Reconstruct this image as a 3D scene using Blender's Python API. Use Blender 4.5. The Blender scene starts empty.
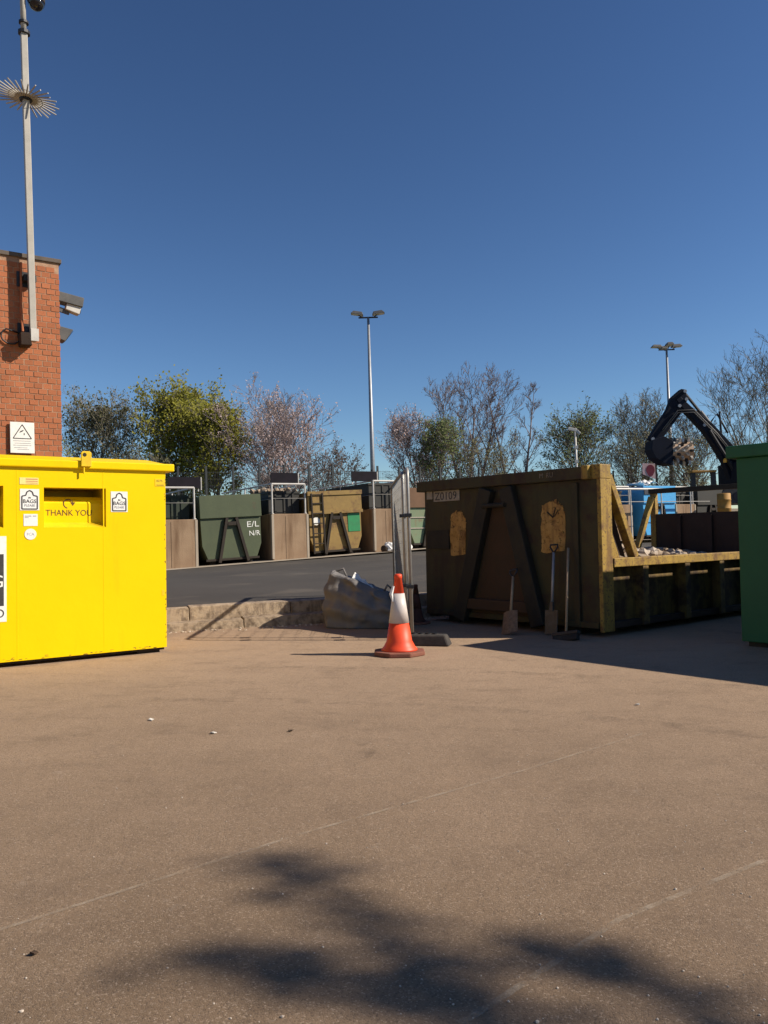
import bpy, math, random
from mathutils import Vector, Matrix, Euler
PI = math.pi
R = math.radians
rng = random.Random(7)

# ------------------------------------------------------------------ camera, sky, sun, exposure
scene = bpy.context.scene
C = scene.collection
PITCH, ROLL = math.atan(25/800), 0.03
cam_d = bpy.data.cameras.new('camera')
cam = bpy.data.objects.new('camera', cam_d)
C.objects.link(cam)
cam.matrix_world = (Matrix.Translation((0, 0, 1.2)) @ Matrix.Rotation(PI/2 + PITCH, 4, 'X')
                    @ Matrix.Rotation(-ROLL, 4, 'Z'))
cam_d.sensor_fit = 'VERTICAL'
cam_d.sensor_height = 32.0
cam_d.sensor_width = 24.0
cam_d.lens = 800/1024*32.0
cam_d.clip_start = 0.05
cam_d.clip_end = 6000
scene.camera = cam

SUN_AZ, SUN_EL = R(97.5), R(35.6)
sunv = Vector((math.sin(SUN_AZ)*math.cos(SUN_EL), math.cos(SUN_AZ)*math.cos(SUN_EL), math.sin(SUN_EL)))
w = bpy.data.worlds.new('World')
scene.world = w
w.use_nodes = True
nt = w.node_tree
sky = nt.nodes.new('ShaderNodeTexSky')
sky.sky_type = 'NISHITA'
sky.sun_disc = False
sky.sun_elevation = SUN_EL
sky.sun_rotation = SUN_AZ
sky.altitude = 0
sky.air_density = 1.0
sky.dust_density = 0.0
sky.ozone_density = 4.0
bg = nt.nodes['Background']
bg.inputs['Strength'].default_value = 0.04
gam = nt.nodes.new('ShaderNodeGamma')
gam.inputs[1].default_value = 1.35
nt.links.new(sky.outputs[0], gam.inputs[0])
nt.links.new(gam.outputs[0], bg.inputs[0])

sun_d = bpy.data.lights.new('sun', 'SUN')
sun_d.energy = 5.0
sun_d.angle = R(0.53)
sun_d.color = (1.0, 0.90, 0.76)
sun = bpy.data.objects.new('sun', sun_d)
C.objects.link(sun)
sun.rotation_euler = (-sunv).to_track_quat('-Z', 'Y').to_euler()
sun.location = (30, -6, 25)

scene.view_settings.view_transform = 'Standard'
scene.view_settings.look = 'None'
scene.view_settings.exposure = 0.5
scene.view_settings.gamma = 1.0
scene.view_settings.use_curve_mapping = False


# ------------------------------------------------------------------ materials
def mat(name, c1, c2=None, scale=4.0, rough=0.7, metal=0.0, bump=0.0, bscale=60.0, rust=None, streak=None,
        spec=0.4, rnd=0.0, speck=None, lo=0.35, hi=0.65, alpha=None, world=False, trans=0.0):
    m = bpy.data.materials.new(name)
    m.use_nodes = True
    n, l = m.node_tree.nodes, m.node_tree.links
    b = n['Principled BSDF']
    b.inputs['Roughness'].default_value = rough
    b.inputs['Metallic'].default_value = metal
    b.inputs['Specular IOR Level'].default_value = spec
    tc = n.new('ShaderNodeTexCoord')
    co = tc.outputs['Object']
    if world:
        g = n.new('ShaderNodeNewGeometry')
        co = g.outputs['Position']

    def noise(sc, det=6, rg=0.6, mp=None):
        t = n.new('ShaderNodeTexNoise')
        t.inputs['Scale'].default_value = sc
        t.inputs['Detail'].default_value = det
        t.inputs['Roughness'].default_value = rg
        if mp:
            mm = n.new('ShaderNodeMapping')
            mm.inputs['Scale'].default_value = mp
            l.new(co, mm.inputs[0])
            l.new(mm.outputs[0], t.inputs['Vector'])
        else:
            l.new(co, t.inputs['Vector'])
        return t.outputs['Fac']

    def ramp(f, a, bb):
        r = n.new('ShaderNodeMapRange')
        r.inputs['From Min'].default_value = a
        r.inputs['From Max'].default_value = bb
        l.new(f, r.inputs['Value'])
        return r.outputs[0]

    def mix(f, a, bb):
        x = n.new('ShaderNodeMix')
        x.data_type = 'RGBA'
        l.new(f, x.inputs['Factor'])
        for s, v in ((6, a), (7, bb)):
            if isinstance(v, tuple):
                x.inputs[s].default_value = (*v, 1)
            else:
                l.new(v, x.inputs[s])
        return x.outputs[2]
    col = c1
    if c2:
        col = mix(ramp(noise(scale), lo, hi), c1, c2)
    if speck:      # colour, scale, lo, hi
        col = mix(ramp(noise(speck[1], 3, 0.5), speck[2], speck[3]), col, speck[0])
    if rust:
        col = mix(ramp(noise(rust[1], 8, 0.65), rust[2], rust[3]), col, rust[0])
    if streak:
        col = mix(ramp(noise(streak[1], 6, 0.6, (1, 1, 0.12)), streak[2], streak[3]), col, streak[0])
    if rnd:
        oi = n.new('ShaderNodeObjectInfo')
        hs = n.new('ShaderNodeHueSaturation')
        l.new(ramp(oi.outputs['Random'], 0, 1), hs.inputs['Value'])
        hs.inputs['Value'].default_value = 1
        r = n.new('ShaderNodeMapRange')
        r.inputs['To Min'].default_value = 1-rnd
        r.inputs['To Max'].default_value = 1+rnd
        l.new(oi.outputs['Random'], r.inputs['Value'])
        l.new(r.outputs[0], hs.inputs['Value'])
        if isinstance(col, tuple):
            hs.inputs['Color'].default_value = (*col, 1)
        else:
            l.new(col, hs.inputs['Color'])
        col = hs.outputs[0]
    if isinstance(col, tuple):
        b.inputs['Base Color'].default_value = (*col, 1)
    else:
        l.new(col, b.inputs['Base Color'])
    if bump:
        bp = n.new('ShaderNodeBump')
        bp.inputs['Strength'].default_value = 1.0
        bp.inputs['Distance'].default_value = bump
        l.new(noise(bscale, 5, 0.65), bp.inputs['Height'])
        l.new(bp.outputs[0], b.inputs['Normal'])
    if alpha:      # scale, lo, hi : worn paint
        l.new(ramp(noise(alpha[0], 8, 0.75), alpha[1], alpha[2]), b.inputs['Alpha'])
    if trans:      # thin leaf: some light passes through
        b.inputs['Transmission Weight'].default_value = 0.0
        t = n.new('ShaderNodeBsdfTranslucent')
        if isinstance(col, tuple):
            t.inputs['Color'].default_value = (*col, 1)
        else:
            l.new(col, t.inputs['Color'])
        ms = n.new('ShaderNodeMixShader')
        ms.inputs[0].default_value = trans
        l.new(b.outputs[0], ms.inputs[1])
        l.new(t.outputs[0], ms.inputs[2])
        l.new(ms.outputs[0], n['Material Output'].inputs['Surface'])
    return m


def yard_material():
    m = bpy.data.materials.new('yard_tarmac')
    m.use_nodes = True
    n, l = m.node_tree.nodes, m.node_tree.links
    b = n['Principled BSDF']
    b.inputs['Roughness'].default_value = 0.92
    b.inputs['Specular IOR Level'].default_value = 0.2
    geo = n.new('ShaderNodeNewGeometry')
    co = geo.outputs['Position']

    def noise(sc, det=4, rg=0.6, mp=None):
        t = n.new('ShaderNodeTexNoise')
        t.inputs['Scale'].default_value = sc
        t.inputs['Detail'].default_value = det
        t.inputs['Roughness'].default_value = rg
        if mp:
            mm = n.new('ShaderNodeMapping')
            mm.inputs['Scale'].default_value = mp[0]
            mm.inputs['Rotation'].default_value = (0, 0, mp[1])
            l.new(co, mm.inputs[0])
            l.new(mm.outputs[0], t.inputs['Vector'])
        else:
            l.new(co, t.inputs['Vector'])
        return t.outputs['Fac']

    def ramp(f, a, bb, c=0.0, d=1.0):
        r = n.new('ShaderNodeMapRange')
        r.inputs['From Min'].default_value = a
        r.inputs['From Max'].default_value = bb
        r.inputs['To Min'].default_value = c
        r.inputs['To Max'].default_value = d
        l.new(f, r.inputs['Value'])
        return r.outputs[0]

    def mix(f, a, bb):
        x = n.new('ShaderNodeMix')
        x.data_type = 'RGBA'
        l.new(f, x.inputs['Factor'])
        for s, v in ((6, a), (7, bb)):
            if isinstance(v, tuple):
                x.inputs[s].default_value = (*v, 1)
            else:
                l.new(v, x.inputs[s])
        return x.outputs[2]
    base = mix(ramp(noise(0.45, 5), 0.35, 0.68), (0.158, 0.108, 0.068), (0.212, 0.145, 0.093))
    base = mix(ramp(noise(0.9, 6, 0.7, ((0.35, 2.2, 1), 0.45)), 0.5, 0.75, 0, 0.22), base, (0.335, 0.236, 0.163))
    # lens falloff painted in: near ground darker, paler with distance, ragged edge
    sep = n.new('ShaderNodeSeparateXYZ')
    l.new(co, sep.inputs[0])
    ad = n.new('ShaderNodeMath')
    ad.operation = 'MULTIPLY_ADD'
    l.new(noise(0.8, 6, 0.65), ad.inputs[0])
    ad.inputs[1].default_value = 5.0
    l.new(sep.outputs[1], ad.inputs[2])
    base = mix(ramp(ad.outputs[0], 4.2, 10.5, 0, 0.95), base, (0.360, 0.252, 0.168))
    base = mix(ramp(noise(2.2, 8, 0.75, ((0.7, 1.7, 1), 0.62)), 0.52, 0.70, 0, 0.5), base, (0.165, 0.112, 0.074))
    # aggregate: pale and dark stones
    v = n.new('ShaderNodeTexVoronoi')
    v.inputs['Scale'].default_value = 210
    l.new(co, v.inputs['Vector'])
    bw = n.new('ShaderNodeSeparateColor')
    l.new(v.outputs['Color'], bw.inputs[0])
    base = mix(ramp(noise(80, 7, 0.85), 0.43, 0.30, 0, 0.75), base, (0.085, 0.055, 0.036))
    base = mix(ramp(noise(50, 8, 0.85), 0.57, 0.70, 0, 0.62), base, (0.40, 0.29, 0.195))
    base = mix(ramp(bw.outputs[0], 0.8, 1.0, 0, 0.55), base, (0.44, 0.34, 0.25))
    base = mix(ramp(bw.outputs[1], 0.72, 1.0, 0, 0.62), base, (0.085, 0.062, 0.046))
    # worn pale scuffs and oil-dark patches
    base = mix(ramp(noise(13, 9, 0.85), 0.62, 0.74, 0, 0.5), base, (0.42, 0.32, 0.23))
    base = mix(ramp(noise(5.0, 9, 0.8), 0.60, 0.74, 0, 0.45), base, (0.40, 0.33, 0.26))
    base = mix(ramp(noise(1.3, 8, 0.75), 0.54, 0.72, 0, 0.55), base, (0.15, 0.105, 0.073))
    l.new(base, b.inputs['Base Color'])
    bp = n.new('ShaderNodeBump')
    bp.inputs['Distance'].default_value = 0.0032
    bp.inputs['Strength'].default_value = 1
    h = n.new('ShaderNodeMath')
    h.operation = 'ADD'
    l.new(noise(75, 8, 0.85), h.inputs[0])
    l.new(ramp(v.outputs['Distance'], 0, 0.7, 0.35, 0), h.inputs[1])
    bp2 = n.new('ShaderNodeBump')
    bp2.inputs['Distance'].default_value = 0.012
    bp2.inputs['Strength'].default_value = 1
    l.new(noise(3.5, 5, 0.6), bp2.inputs['Height'])
    l.new(h.outputs[0], bp.inputs['Height'])
    l.new(bp2.outputs[0], bp.inputs['Normal'])
    l.new(bp.outputs[0], b.inputs['Normal'])
    return m


M = {}
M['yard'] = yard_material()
M['ground'] = mat('rough_ground', (0.10, 0.09, 0.05), (0.06, 0.07, 0.03), 0.3, 0.95, bump=0.05, bscale=3)
M['road'] = mat('road_asphalt', (0.046, 0.040, 0.034), (0.062, 0.054, 0.045), 0.35, 0.9, bump=0.006, bscale=90,
                rust=((0.12, 0.10, 0.078), 0.5, 0.56, 0.75), world=True)
M['apron'] = mat('concrete_apron', (0.30, 0.25, 0.19), (0.38, 0.32, 0.25), 1.2, 0.9, bump=0.006, bscale=40, world=True)
M['kerb'] = mat('kerb_concrete', (0.40, 0.31, 0.215), (0.31, 0.235, 0.165), 4, 0.92, bump=0.008, bscale=45,
                rust=((0.15, 0.11, 0.075), 7, 0.50, 0.66), streak=((0.14, 0.10, 0.07), 9, 0.52, 0.7), rnd=0.08)
M['yellow'] = mat('yellow_paint', (0.82, 0.56, 0.001), (0.79, 0.535, 0.001), 1.5, 0.40, bump=0.003, bscale=5, spec=0.12,
                  streak=((0.70, 0.47, 0.003), 5, 0.60, 0.82))
M['yellow_edge'] = mat('yellow_paint_worn', (0.83, 0.575, 0.003), (0.66, 0.43, 0.01), 5, 0.5,
                       rust=((0.20, 0.09, 0.03), 14, 0.66, 0.70))
M['under'] = mat('dark_underside', (0.05, 0.035, 0.02), (0.02, 0.015, 0.01), 6, 0.9)
M['white_sticker'] = mat('white_sticker', (0.80, 0.79, 0.74), (0.70, 0.69, 0.64), 20, 0.5)
M['black_print'] = mat('black_print', (0.03, 0.028, 0.03), (0.05, 0.045, 0.045), 20, 0.6)
M['grey_print'] = mat('grey_print', (0.28, 0.28, 0.30), (0.36, 0.36, 0.38), 30, 0.6)
M['red_print'] = mat('red_print', (0.62, 0.20, 0.10), (0.55, 0.22, 0.12), 30, 0.6)
M['brown_print'] = mat('brown_print', (0.13, 0.055, 0.012), (0.10, 0.045, 0.01), 30, 0.6)
M['pale_print'] = mat('pale_yellow_print', (0.80, 0.68, 0.25), (0.75, 0.6, 0.2), 30, 0.6)
M['brick'] = mat('red_brick', (0.365, 0.128, 0.056), (0.305, 0.098, 0.043), 9, 0.9, bump=0.003, bscale=80, rnd=0.12)
M['mortar'] = mat('mortar', (0.40, 0.255, 0.165), (0.28, 0.16, 0.10), 12, 0.95, bump=0.004, bscale=60)
M['coping'] = mat('coping_stone', (0.13, 0.105, 0.085), (0.085, 0.07, 0.058), 6, 0.9, bump=0.004, bscale=30)
M['galv'] = mat('galvanised_steel', (0.34, 0.325, 0.30), (0.26, 0.25, 0.23), 8, 0.5, 0.5, bump=0.0006, bscale=40)
M['pole_paint'] = mat('pale_grey_pole', (0.40, 0.375, 0.33), (0.33, 0.31, 0.27), 6, 0.5)
M['dark_metal'] = mat('dark_metal', (0.035, 0.035, 0.04), (0.02, 0.02, 0.022), 8, 0.5, 0.3)
M['camera_shell'] = mat('grey_camera_shell', (0.09, 0.085, 0.08), (0.06, 0.058, 0.055), 8, 0.5)
M['white_metal'] = mat('white_painted_metal', (0.52, 0.50, 0.46), (0.42, 0.40, 0.37), 8, 0.5)
M['glass_dark'] = mat('dark_lens', (0.01, 0.01, 0.014), None, rough=0.08, spec=0.6)
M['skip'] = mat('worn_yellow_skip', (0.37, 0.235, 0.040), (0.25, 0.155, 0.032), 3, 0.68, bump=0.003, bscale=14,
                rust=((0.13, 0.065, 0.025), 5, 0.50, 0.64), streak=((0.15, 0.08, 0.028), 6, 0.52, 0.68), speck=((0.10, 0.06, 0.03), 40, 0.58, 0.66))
M['skip_front'] = mat('shade_darkened_skip_face', (0.060, 0.043, 0.014), (0.040, 0.037, 0.014), 2.2, 0.72, bump=0.004, bscale=12,  # base darkened to paint in the front's shade; rust and streaks over it
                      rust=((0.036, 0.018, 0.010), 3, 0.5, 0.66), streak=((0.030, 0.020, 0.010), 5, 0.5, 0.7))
M['skip_side'] = mat('shade_darkened_skip_side', (0.20, 0.125, 0.03), (0.12, 0.08, 0.025), 3, 0.75, bump=0.003, bscale=14,  # darker copy of the skip yellow, painting in its shade; rust on top
                     rust=((0.05, 0.026, 0.013), 4, 0.44, 0.58), streak=((0.05, 0.03, 0.014), 6, 0.5, 0.66))
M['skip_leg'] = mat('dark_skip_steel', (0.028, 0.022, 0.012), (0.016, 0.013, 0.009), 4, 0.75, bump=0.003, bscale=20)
M['skip_mid'] = mat('rusted_brown_steel', (0.060, 0.030, 0.015), (0.045, 0.027, 0.013), 3, 0.8, bump=0.004, bscale=18)
M['skip_in'] = mat('dark_skip_gap_shade', (0.045, 0.026, 0.018), (0.028, 0.017, 0.012), 2, 0.85, bump=0.005, bscale=12)
M['patch'] = mat('bare_yellow_patch', (0.50, 0.29, 0.085), (0.38, 0.20, 0.045), 6, 0.7, alpha=(16, 0.34, 0.46),
                 rust=((0.16, 0.07, 0.02), 7, 0.5, 0.68), streak=((0.10, 0.055, 0.02), 9, 0.52, 0.7))
M['plate'] = mat('number_plate_white', (0.36, 0.32, 0.26), (0.28, 0.24, 0.19), 15, 0.6)
M['faded_white'] = mat('faded_white_letter', (0.24, 0.20, 0.15), (0.12, 0.1, 0.08), 25, 0.8)
M['rubble'] = mat('rubble_stone', (0.38, 0.30, 0.22), (0.20, 0.145, 0.10), 5, 0.95, bump=0.006, bscale=40)
M['pale_rubble'] = mat('pale_rubble', (0.55, 0.47, 0.38), (0.40, 0.33, 0.27), 5, 0.95, bump=0.006, bscale=40)
M['green_bin'] = mat('dark_green_paint', (0.012, 0.105, 0.035), (0.010, 0.088, 0.030), 2, 0.55, bump=0.001, bscale=10,
                     streak=((0.012, 0.07, 0.026), 4, 0.55, 0.75))
M['cone_red'] = mat('cone_orange_red', (0.80, 0.075, 0.022), (0.72, 0.065, 0.02), 8, 0.5,
                    rust=((0.30, 0.06, 0.03), 16, 0.66, 0.76))
M['cone_in_shade'] = mat('shade_dark_cone', (0.10, 0.030, 0.018), (0.055, 0.022, 0.015), 6, 0.8)  # dark cone colour standing in for shade on the second cone
M['cone_white'] = mat('cone_reflective_sleeve', (0.62, 0.56, 0.52), (0.52, 0.47, 0.44), 10, 0.45)
M['cone_base'] = mat('cone_rubber_base', (0.24, 0.085, 0.055), (0.17, 0.07, 0.045), 9, 0.9, bump=0.003, bscale=60)
M['bag'] = mat('grey_woven_bag', (0.185, 0.172, 0.165), (0.14, 0.130, 0.125), 6, 0.75, bump=0.002, bscale=160,
               rust=((0.20, 0.165, 0.13), 4, 0.55, 0.7))
M['white_plastic'] = mat('white_plastic_film', (0.78, 0.77, 0.74), (0.62, 0.6, 0.58), 14, 0.4)
M['foot'] = mat('dark_rubber_foot', (0.06, 0.052, 0.046), (0.035, 0.03, 0.028), 10, 0.9, bump=0.003, bscale=40)
M['wood'] = mat('worn_wood_handle', (0.42, 0.30, 0.19), (0.30, 0.20, 0.12), 12, 0.7)
M['grey_handle'] = mat('grey_metal_handle', (0.34, 0.34, 0.35), (0.28, 0.28, 0.29), 12, 0.5, 0.4)
M['bristle'] = mat('brown_bristle', (0.25, 0.16, 0.10), (0.14, 0.09, 0.06), 30, 0.95, bump=0.004, bscale=200)
M['steel_blade'] = mat('dull_steel_blade', (0.10, 0.095, 0.09), (0.07, 0.055, 0.045), 10, 0.55, 0.4)
M['pier'] = mat('stained_tan_concrete', (0.285, 0.195, 0.120), (0.23, 0.150, 0.092), 1.5, 0.92, bump=0.006, bscale=25,
                streak=((0.15, 0.09, 0.05), 2.5, 0.52, 0.72))
M['far_green'] = mat('olive_green_container', (0.066, 0.082, 0.040), (0.054, 0.068, 0.034), 2, 0.65, bump=0.003, bscale=12,
                     rust=((0.07, 0.055, 0.03), 3, 0.62, 0.72))
M['far_brown'] = mat('ochre_container', (0.26, 0.165, 0.045), (0.20, 0.125, 0.036), 2, 0.7, bump=0.004, bscale=12,
                     rust=((0.12, 0.06, 0.025), 2.5, 0.52, 0.66))
M['far_mint'] = mat('weathered_mint_container', (0.13, 0.20, 0.115), (0.16, 0.19, 0.11), 2, 0.7,
                    rust=((0.16, 0.11, 0.06), 2.5, 0.55, 0.68))
M['far_navy'] = mat('navy_container', (0.02, 0.026, 0.04), (0.03, 0.035, 0.05), 2, 0.6)
M['far_blue'] = mat('sky_blue_container', (0.05, 0.33, 0.66), (0.06, 0.29, 0.58), 2, 0.5,
                    rust=((0.03, 0.12, 0.24), 2.5, 0.58, 0.7))
M['far_rust'] = mat('rust_container', (0.16, 0.085, 0.045), (0.11, 0.06, 0.032), 2, 0.8)
M['frame_rust'] = mat('rusty_frame', (0.026, 0.017, 0.010), (0.017, 0.012, 0.008), 6, 0.8)
M['deck_dark'] = mat('dark_steel_box', (0.022, 0.022, 0.020), (0.03, 0.028, 0.024), 3, 0.7)
M['deck_green'] = mat('dark_green_box', (0.020, 0.030, 0.020), (0.028, 0.036, 0.022), 3, 0.7)
M['board'] = mat('black_sign_board', (0.011, 0.010, 0.013), (0.016, 0.013, 0.018), 3, 0.8, spec=0.1)
M['white_text'] = mat('white_letter', (0.75, 0.75, 0.70), (0.6, 0.6, 0.55), 9, 0.7)
M['sign_green'] = mat('green_sign', (0.02, 0.22, 0.075), (0.025, 0.18, 0.065), 5, 0.5)
M['fence_dark'] = mat('dark_fence_steel', (0.022, 0.028, 0.030), (0.015, 0.018, 0.02), 5, 0.6)
M['deckslab'] = mat('deck_concrete', (0.24, 0.20, 0.155), (0.18, 0.15, 0.12), 1.2, 0.92, world=True)
M['lamp_pole'] = mat('lamp_post_steel', (0.30, 0.31, 0.33), (0.25, 0.26, 0.28), 4, 0.5, 0.5)
M['lamp_head'] = mat('floodlight_body', (0.13, 0.125, 0.12), (0.10, 0.095, 0.09), 4, 0.5, 0.3)
M['exc'] = mat('excavator_dark_paint', (0.010, 0.013, 0.024), (0.008, 0.010, 0.017), 3, 0.7, spec=0.12)
M['drum'] = mat('worn_drum_steel', (0.50, 0.36, 0.25), (0.36, 0.25, 0.17), 5, 0.45, 0.35)
M['tooth'] = mat('bright_tooth_steel', (0.62, 0.58, 0.52), (0.4, 0.36, 0.3), 9, 0.4, 0.4)
M['amber'] = mat('amber_beacon', (0.8, 0.38, 0.03), None, rough=0.3)
M['ochre'] = mat('ochre_drum_paint', (0.38, 0.20, 0.04), (0.3, 0.15, 0.03), 4, 0.7)
M['pink'] = mat('pink_sign', (0.68, 0.48, 0.50), (0.6, 0.42, 0.45), 9, 0.6)
M['maroon'] = mat('maroon_print', (0.20, 0.025, 0.06), (0.16, 0.02, 0.05), 9, 0.6)
M['bark'] = mat('bark', (0.20, 0.178, 0.16), (0.145, 0.125, 0.112), 5, 0.95)
M['bark_red'] = mat('reddish_twig_bark', (0.27, 0.215, 0.200), (0.20, 0.155, 0.145), 5, 0.95)
M['bark_olive'] = mat('olive_twig_bark', (0.25, 0.225, 0.165), (0.19, 0.165, 0.125), 5, 0.95)
LV = lambda nm, a, b_: mat(nm, a, b_, 0.9, 0.7, spec=0.25, trans=0.45, world=True, lo=0.3, hi=0.7)
M['leaf_spring'] = LV('spring_leaf', (0.34, 0.315, 0.040), (0.20, 0.205, 0.032))
M['leaf_dark'] = LV('dull_leaf', (0.13, 0.135, 0.065), (0.16, 0.15, 0.075))
M['leaf_mid'] = LV('mid_leaf', (0.125, 0.165, 0.055), (0.17, 0.19, 0.065))
M['leaf_olive'] = LV('olive_bud', (0.19, 0.175, 0.080), (0.15, 0.14, 0.065))
M['blossom'] = LV('pale_blossom', (0.60, 0.48, 0.46), (0.46, 0.34, 0.32))
M['leaf_brown'] = LV('brown_bud', (0.15, 0.105, 0.085), (0.11, 0.08, 0.065))
M['paint_line'] = mat('worn_white_line', (0.50, 0.42, 0.32), (0.42, 0.34, 0.25), 6, 0.9, alpha=(9, 0.40, 0.95), world=True)
M['litter'] = mat('litter_paper', (0.62, 0.58, 0.52), (0.5, 0.46, 0.40), 20, 0.8)
M['dead_leaf'] = mat('dead_leaf', (0.06, 0.035, 0.02), (0.04, 0.025, 0.015), 20, 0.9)


# ------------------------------------------------------------------ helpers
class MB:
    def __init__(s):
        s.v, s.f = [], []

    def box(s, x0, x1, y0, y1, z0, z1, m=None):
        b = len(s.v)
        pts = [(x0, y0, z0), (x1, y0, z0), (x1, y1, z0), (x0, y1, z0), (x0, y0, z1), (x1, y0, z1), (x1, y1, z1), (x0, y1, z1)]
        s.v += [tuple(m @ Vector(p)) for p in pts] if m else pts
        s.f += [tuple(b+i for i in q) for q in ((0, 3, 2, 1), (4, 5, 6, 7), (0, 1, 5, 4), (1, 2, 6, 5), (2, 3, 7, 6), (3, 0, 4, 7))]
        return s

    def hexa(s, p8):          # eight corner points, bottom ring ccw then top ring
        b = len(s.v)
        s.v += [tuple(p) for p in p8]
        s.f += [tuple(b+i for i in q) for q in ((0, 3, 2, 1), (4, 5, 6, 7), (0, 1, 5, 4), (1, 2, 6, 5), (2, 3, 7, 6), (3, 0, 4, 7))]
        return s

    def bar(s, a, c, w_, h_, up=(0, 0, 1)):
        a, c = Vector(a), Vector(c)
        d = (c-a).normalized()
        u = Vector(up)
        x = d.cross(u)
        if x.length < 1e-4:
            x = d.cross(Vector((0, 1, 0)))
        x.normalize()
        y = x.cross(d)
        x, y = x*w_/2, y*h_/2
        return s.hexa([a-x-y, a+x-y, c+x-y, c-x-y, a-x+y, a+x+y, c+x+y, c-x+y])

    def tube(s, pts, rad, n=8, cap=True):
        pts = [Vector(p) for p in pts]
        if not isinstance(rad, (list, tuple)):
            rad = [rad]*len(pts)
        b = len(s.v)
        x = None
        for i, p in enumerate(pts):
            d = (pts[min(i+1, len(pts)-1)]-pts[max(i-1, 0)])
            if d.length < 1e-9:
                d = Vector((0, 0, 1))
            d.normalize()
            if x is None:
                x = d.orthogonal().normalized()
            else:
                x = (x-d*x.dot(d))
                if x.length < 1e-5:
                    x = d.orthogonal()
                x.normalize()
            y = d.cross(x)
            for k in range(n):
                a = 2*PI*k/n
                s.v.append(tuple(p+(x*math.cos(a)+y*math.sin(a))*rad[i]))
        for i in range(len(pts)-1):
            for k in range(n):
                k2 = (k+1) % n
                s.f.append((b+i*n+k, b+i*n+k2, b+(i+1)*n+k2, b+(i+1)*n+k))
        if cap:
            s.f.append(tuple(b+k for k in reversed(range(n))))
            s.f.append(tuple(b+(len(pts)-1)*n+k for k in range(n)))
        return s

    def lathe(s, prof, n=24, o=(0, 0, 0), m=None):   # prof: (r,z)
        pts = []
        for r, z in prof:
            for k in range(n):
                a = 2*PI*k/n
                pts.append(Vector((o[0]+r*math.cos(a), o[1]+r*math.sin(a), o[2]+z)))
        b = len(s.v)
        s.v += [tuple(m @ p) if m else tuple(p) for p in pts]
        for i in range(len(prof)-1):
            for k in range(n):
                k2 = (k+1) % n
                s.f.append((b+i*n+k, b+i*n+k2, b+(i+1)*n+k2, b+(i+1)*n+k))
        s.f.append(tuple(b+k for k in reversed(range(n))))
        s.f.append(tuple(b+(len(prof)-1)*n+k for k in range(n)))
        return s

    def prism(s, poly, d):     # poly 3D ccw seen from -d side; extruded by d
        n = len(poly)
        b = len(s.v)
        d = Vector(d)
        s.v += [tuple(p) for p in poly]+[tuple(Vector(p)+d) for p in poly]
        s.f.append(tuple(b+k for k in range(n)))
        s.f.append(tuple(b+n+k for k in reversed(range(n))))
        for k in range(n):
            k2 = (k+1) % n
            s.f.append((b+k2, b+k, b+n+k, b+n+k2))
        return s

    def quad(s, a, b_, c, d):
        b = len(s.v)
        s.v += [tuple(a), tuple(b_), tuple(c), tuple(d)]
        s.f.append((b, b+1, b+2, b+3))
        return s

    def rock(s, c, r, rg, fl=0.7):
        c = Vector(c)
        b = len(s.v)
        q = Euler((rg.uniform(0, 6), rg.uniform(0, 6), rg.uniform(0, 6))).to_matrix()
        for p in ICO_V:
            p2 = q @ (Vector(p)*r*rg.uniform(0.7, 1.2))
            s.v.append((c.x+p2.x, c.y+p2.y, c.z+p2.z*fl))
        s.f += [tuple(b+i for i in f) for f in ICO_F]
        return s

    def mesh(s, name, smooth=False):
        me = bpy.data.meshes.new(name)
        me.from_pydata([tuple(v) for v in s.v], [], s.f)
        me.update()
        if smooth:
            me.polygons.foreach_set('use_smooth', [True]*len(me.polygons))
        return me

    def build(s, name, m, parent=None, smooth=False, bevel=0.0, fix=True):
        me = s.mesh(name, smooth)
        if fix:
            import bmesh
            bm = bmesh.new()
            bm.from_mesh(me)
            bmesh.ops.recalc_face_normals(bm, faces=bm.faces)
            bm.to_mesh(me)
            bm.free()
        return link(name, me, m, parent, bevel)


ph = (1+5**.5)/2
ICO_V = [Vector(p).normalized() for p in ((-1, ph, 0), (1, ph, 0), (-1, -ph, 0), (1, -ph, 0), (0, -1, ph), (0, 1, ph), (0, -1, -ph), (0, 1, -ph), (ph, 0, -1), (ph, 0, 1), (-ph, 0, -1), (-ph, 0, 1))]
ICO_F = [(0, 11, 5), (0, 5, 1), (0, 1, 7), (0, 7, 10), (0, 10, 11), (1, 5, 9), (5, 11, 4), (11, 10, 2), (10, 7, 6), (7, 1, 8), (3, 9, 4), (3, 4, 2), (3, 2, 6), (3, 6, 8), (3, 8, 9), (4, 9, 5), (2, 4, 11), (6, 2, 10), (8, 6, 7), (9, 8, 1)]


def link(name, me, m, parent=None, bevel=0.0):
    o = bpy.data.objects.new(name, me)
    if m and not me.materials:
        me.materials.append(M[m] if isinstance(m, str) else m)
    C.objects.link(o)
    if parent:
        o.parent = parent
    if bevel:
        bv = o.modifiers.new('bevel', 'BEVEL')
        bv.width = bevel
        bv.segments = 2
        bv.limit_method = 'ANGLE'
        bv.angle_limit = R(40)
    return o


def tag(o, label, cat, group=None, kind=None):
    o['label'] = label
    o['category'] = cat
    if group:
        o['group'] = group
    if kind:
        o['kind'] = kind
    return o


def thing(name, label, cat, loc=(0, 0, 0), rz=0.0, tilt=0.0, group=None):
    o = bpy.data.objects.new(name, None)
    o.empty_display_size = 0.2
    C.objects.link(o)
    o.matrix_world = Matrix.Translation(loc) @ Matrix.Rotation(tilt, 4, 'Y') @ Matrix.Rotation(rz, 4, 'Z')
    return tag(o, label, cat, group)


def struct(o):
    o['kind'] = 'structure'
    return o


def yz(x, y):
    return -0.012*x


def on_yard(x, y, dz=0.0):
    return (x, y, yz(x, y)+dz)


TILT = 0.012


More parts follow.
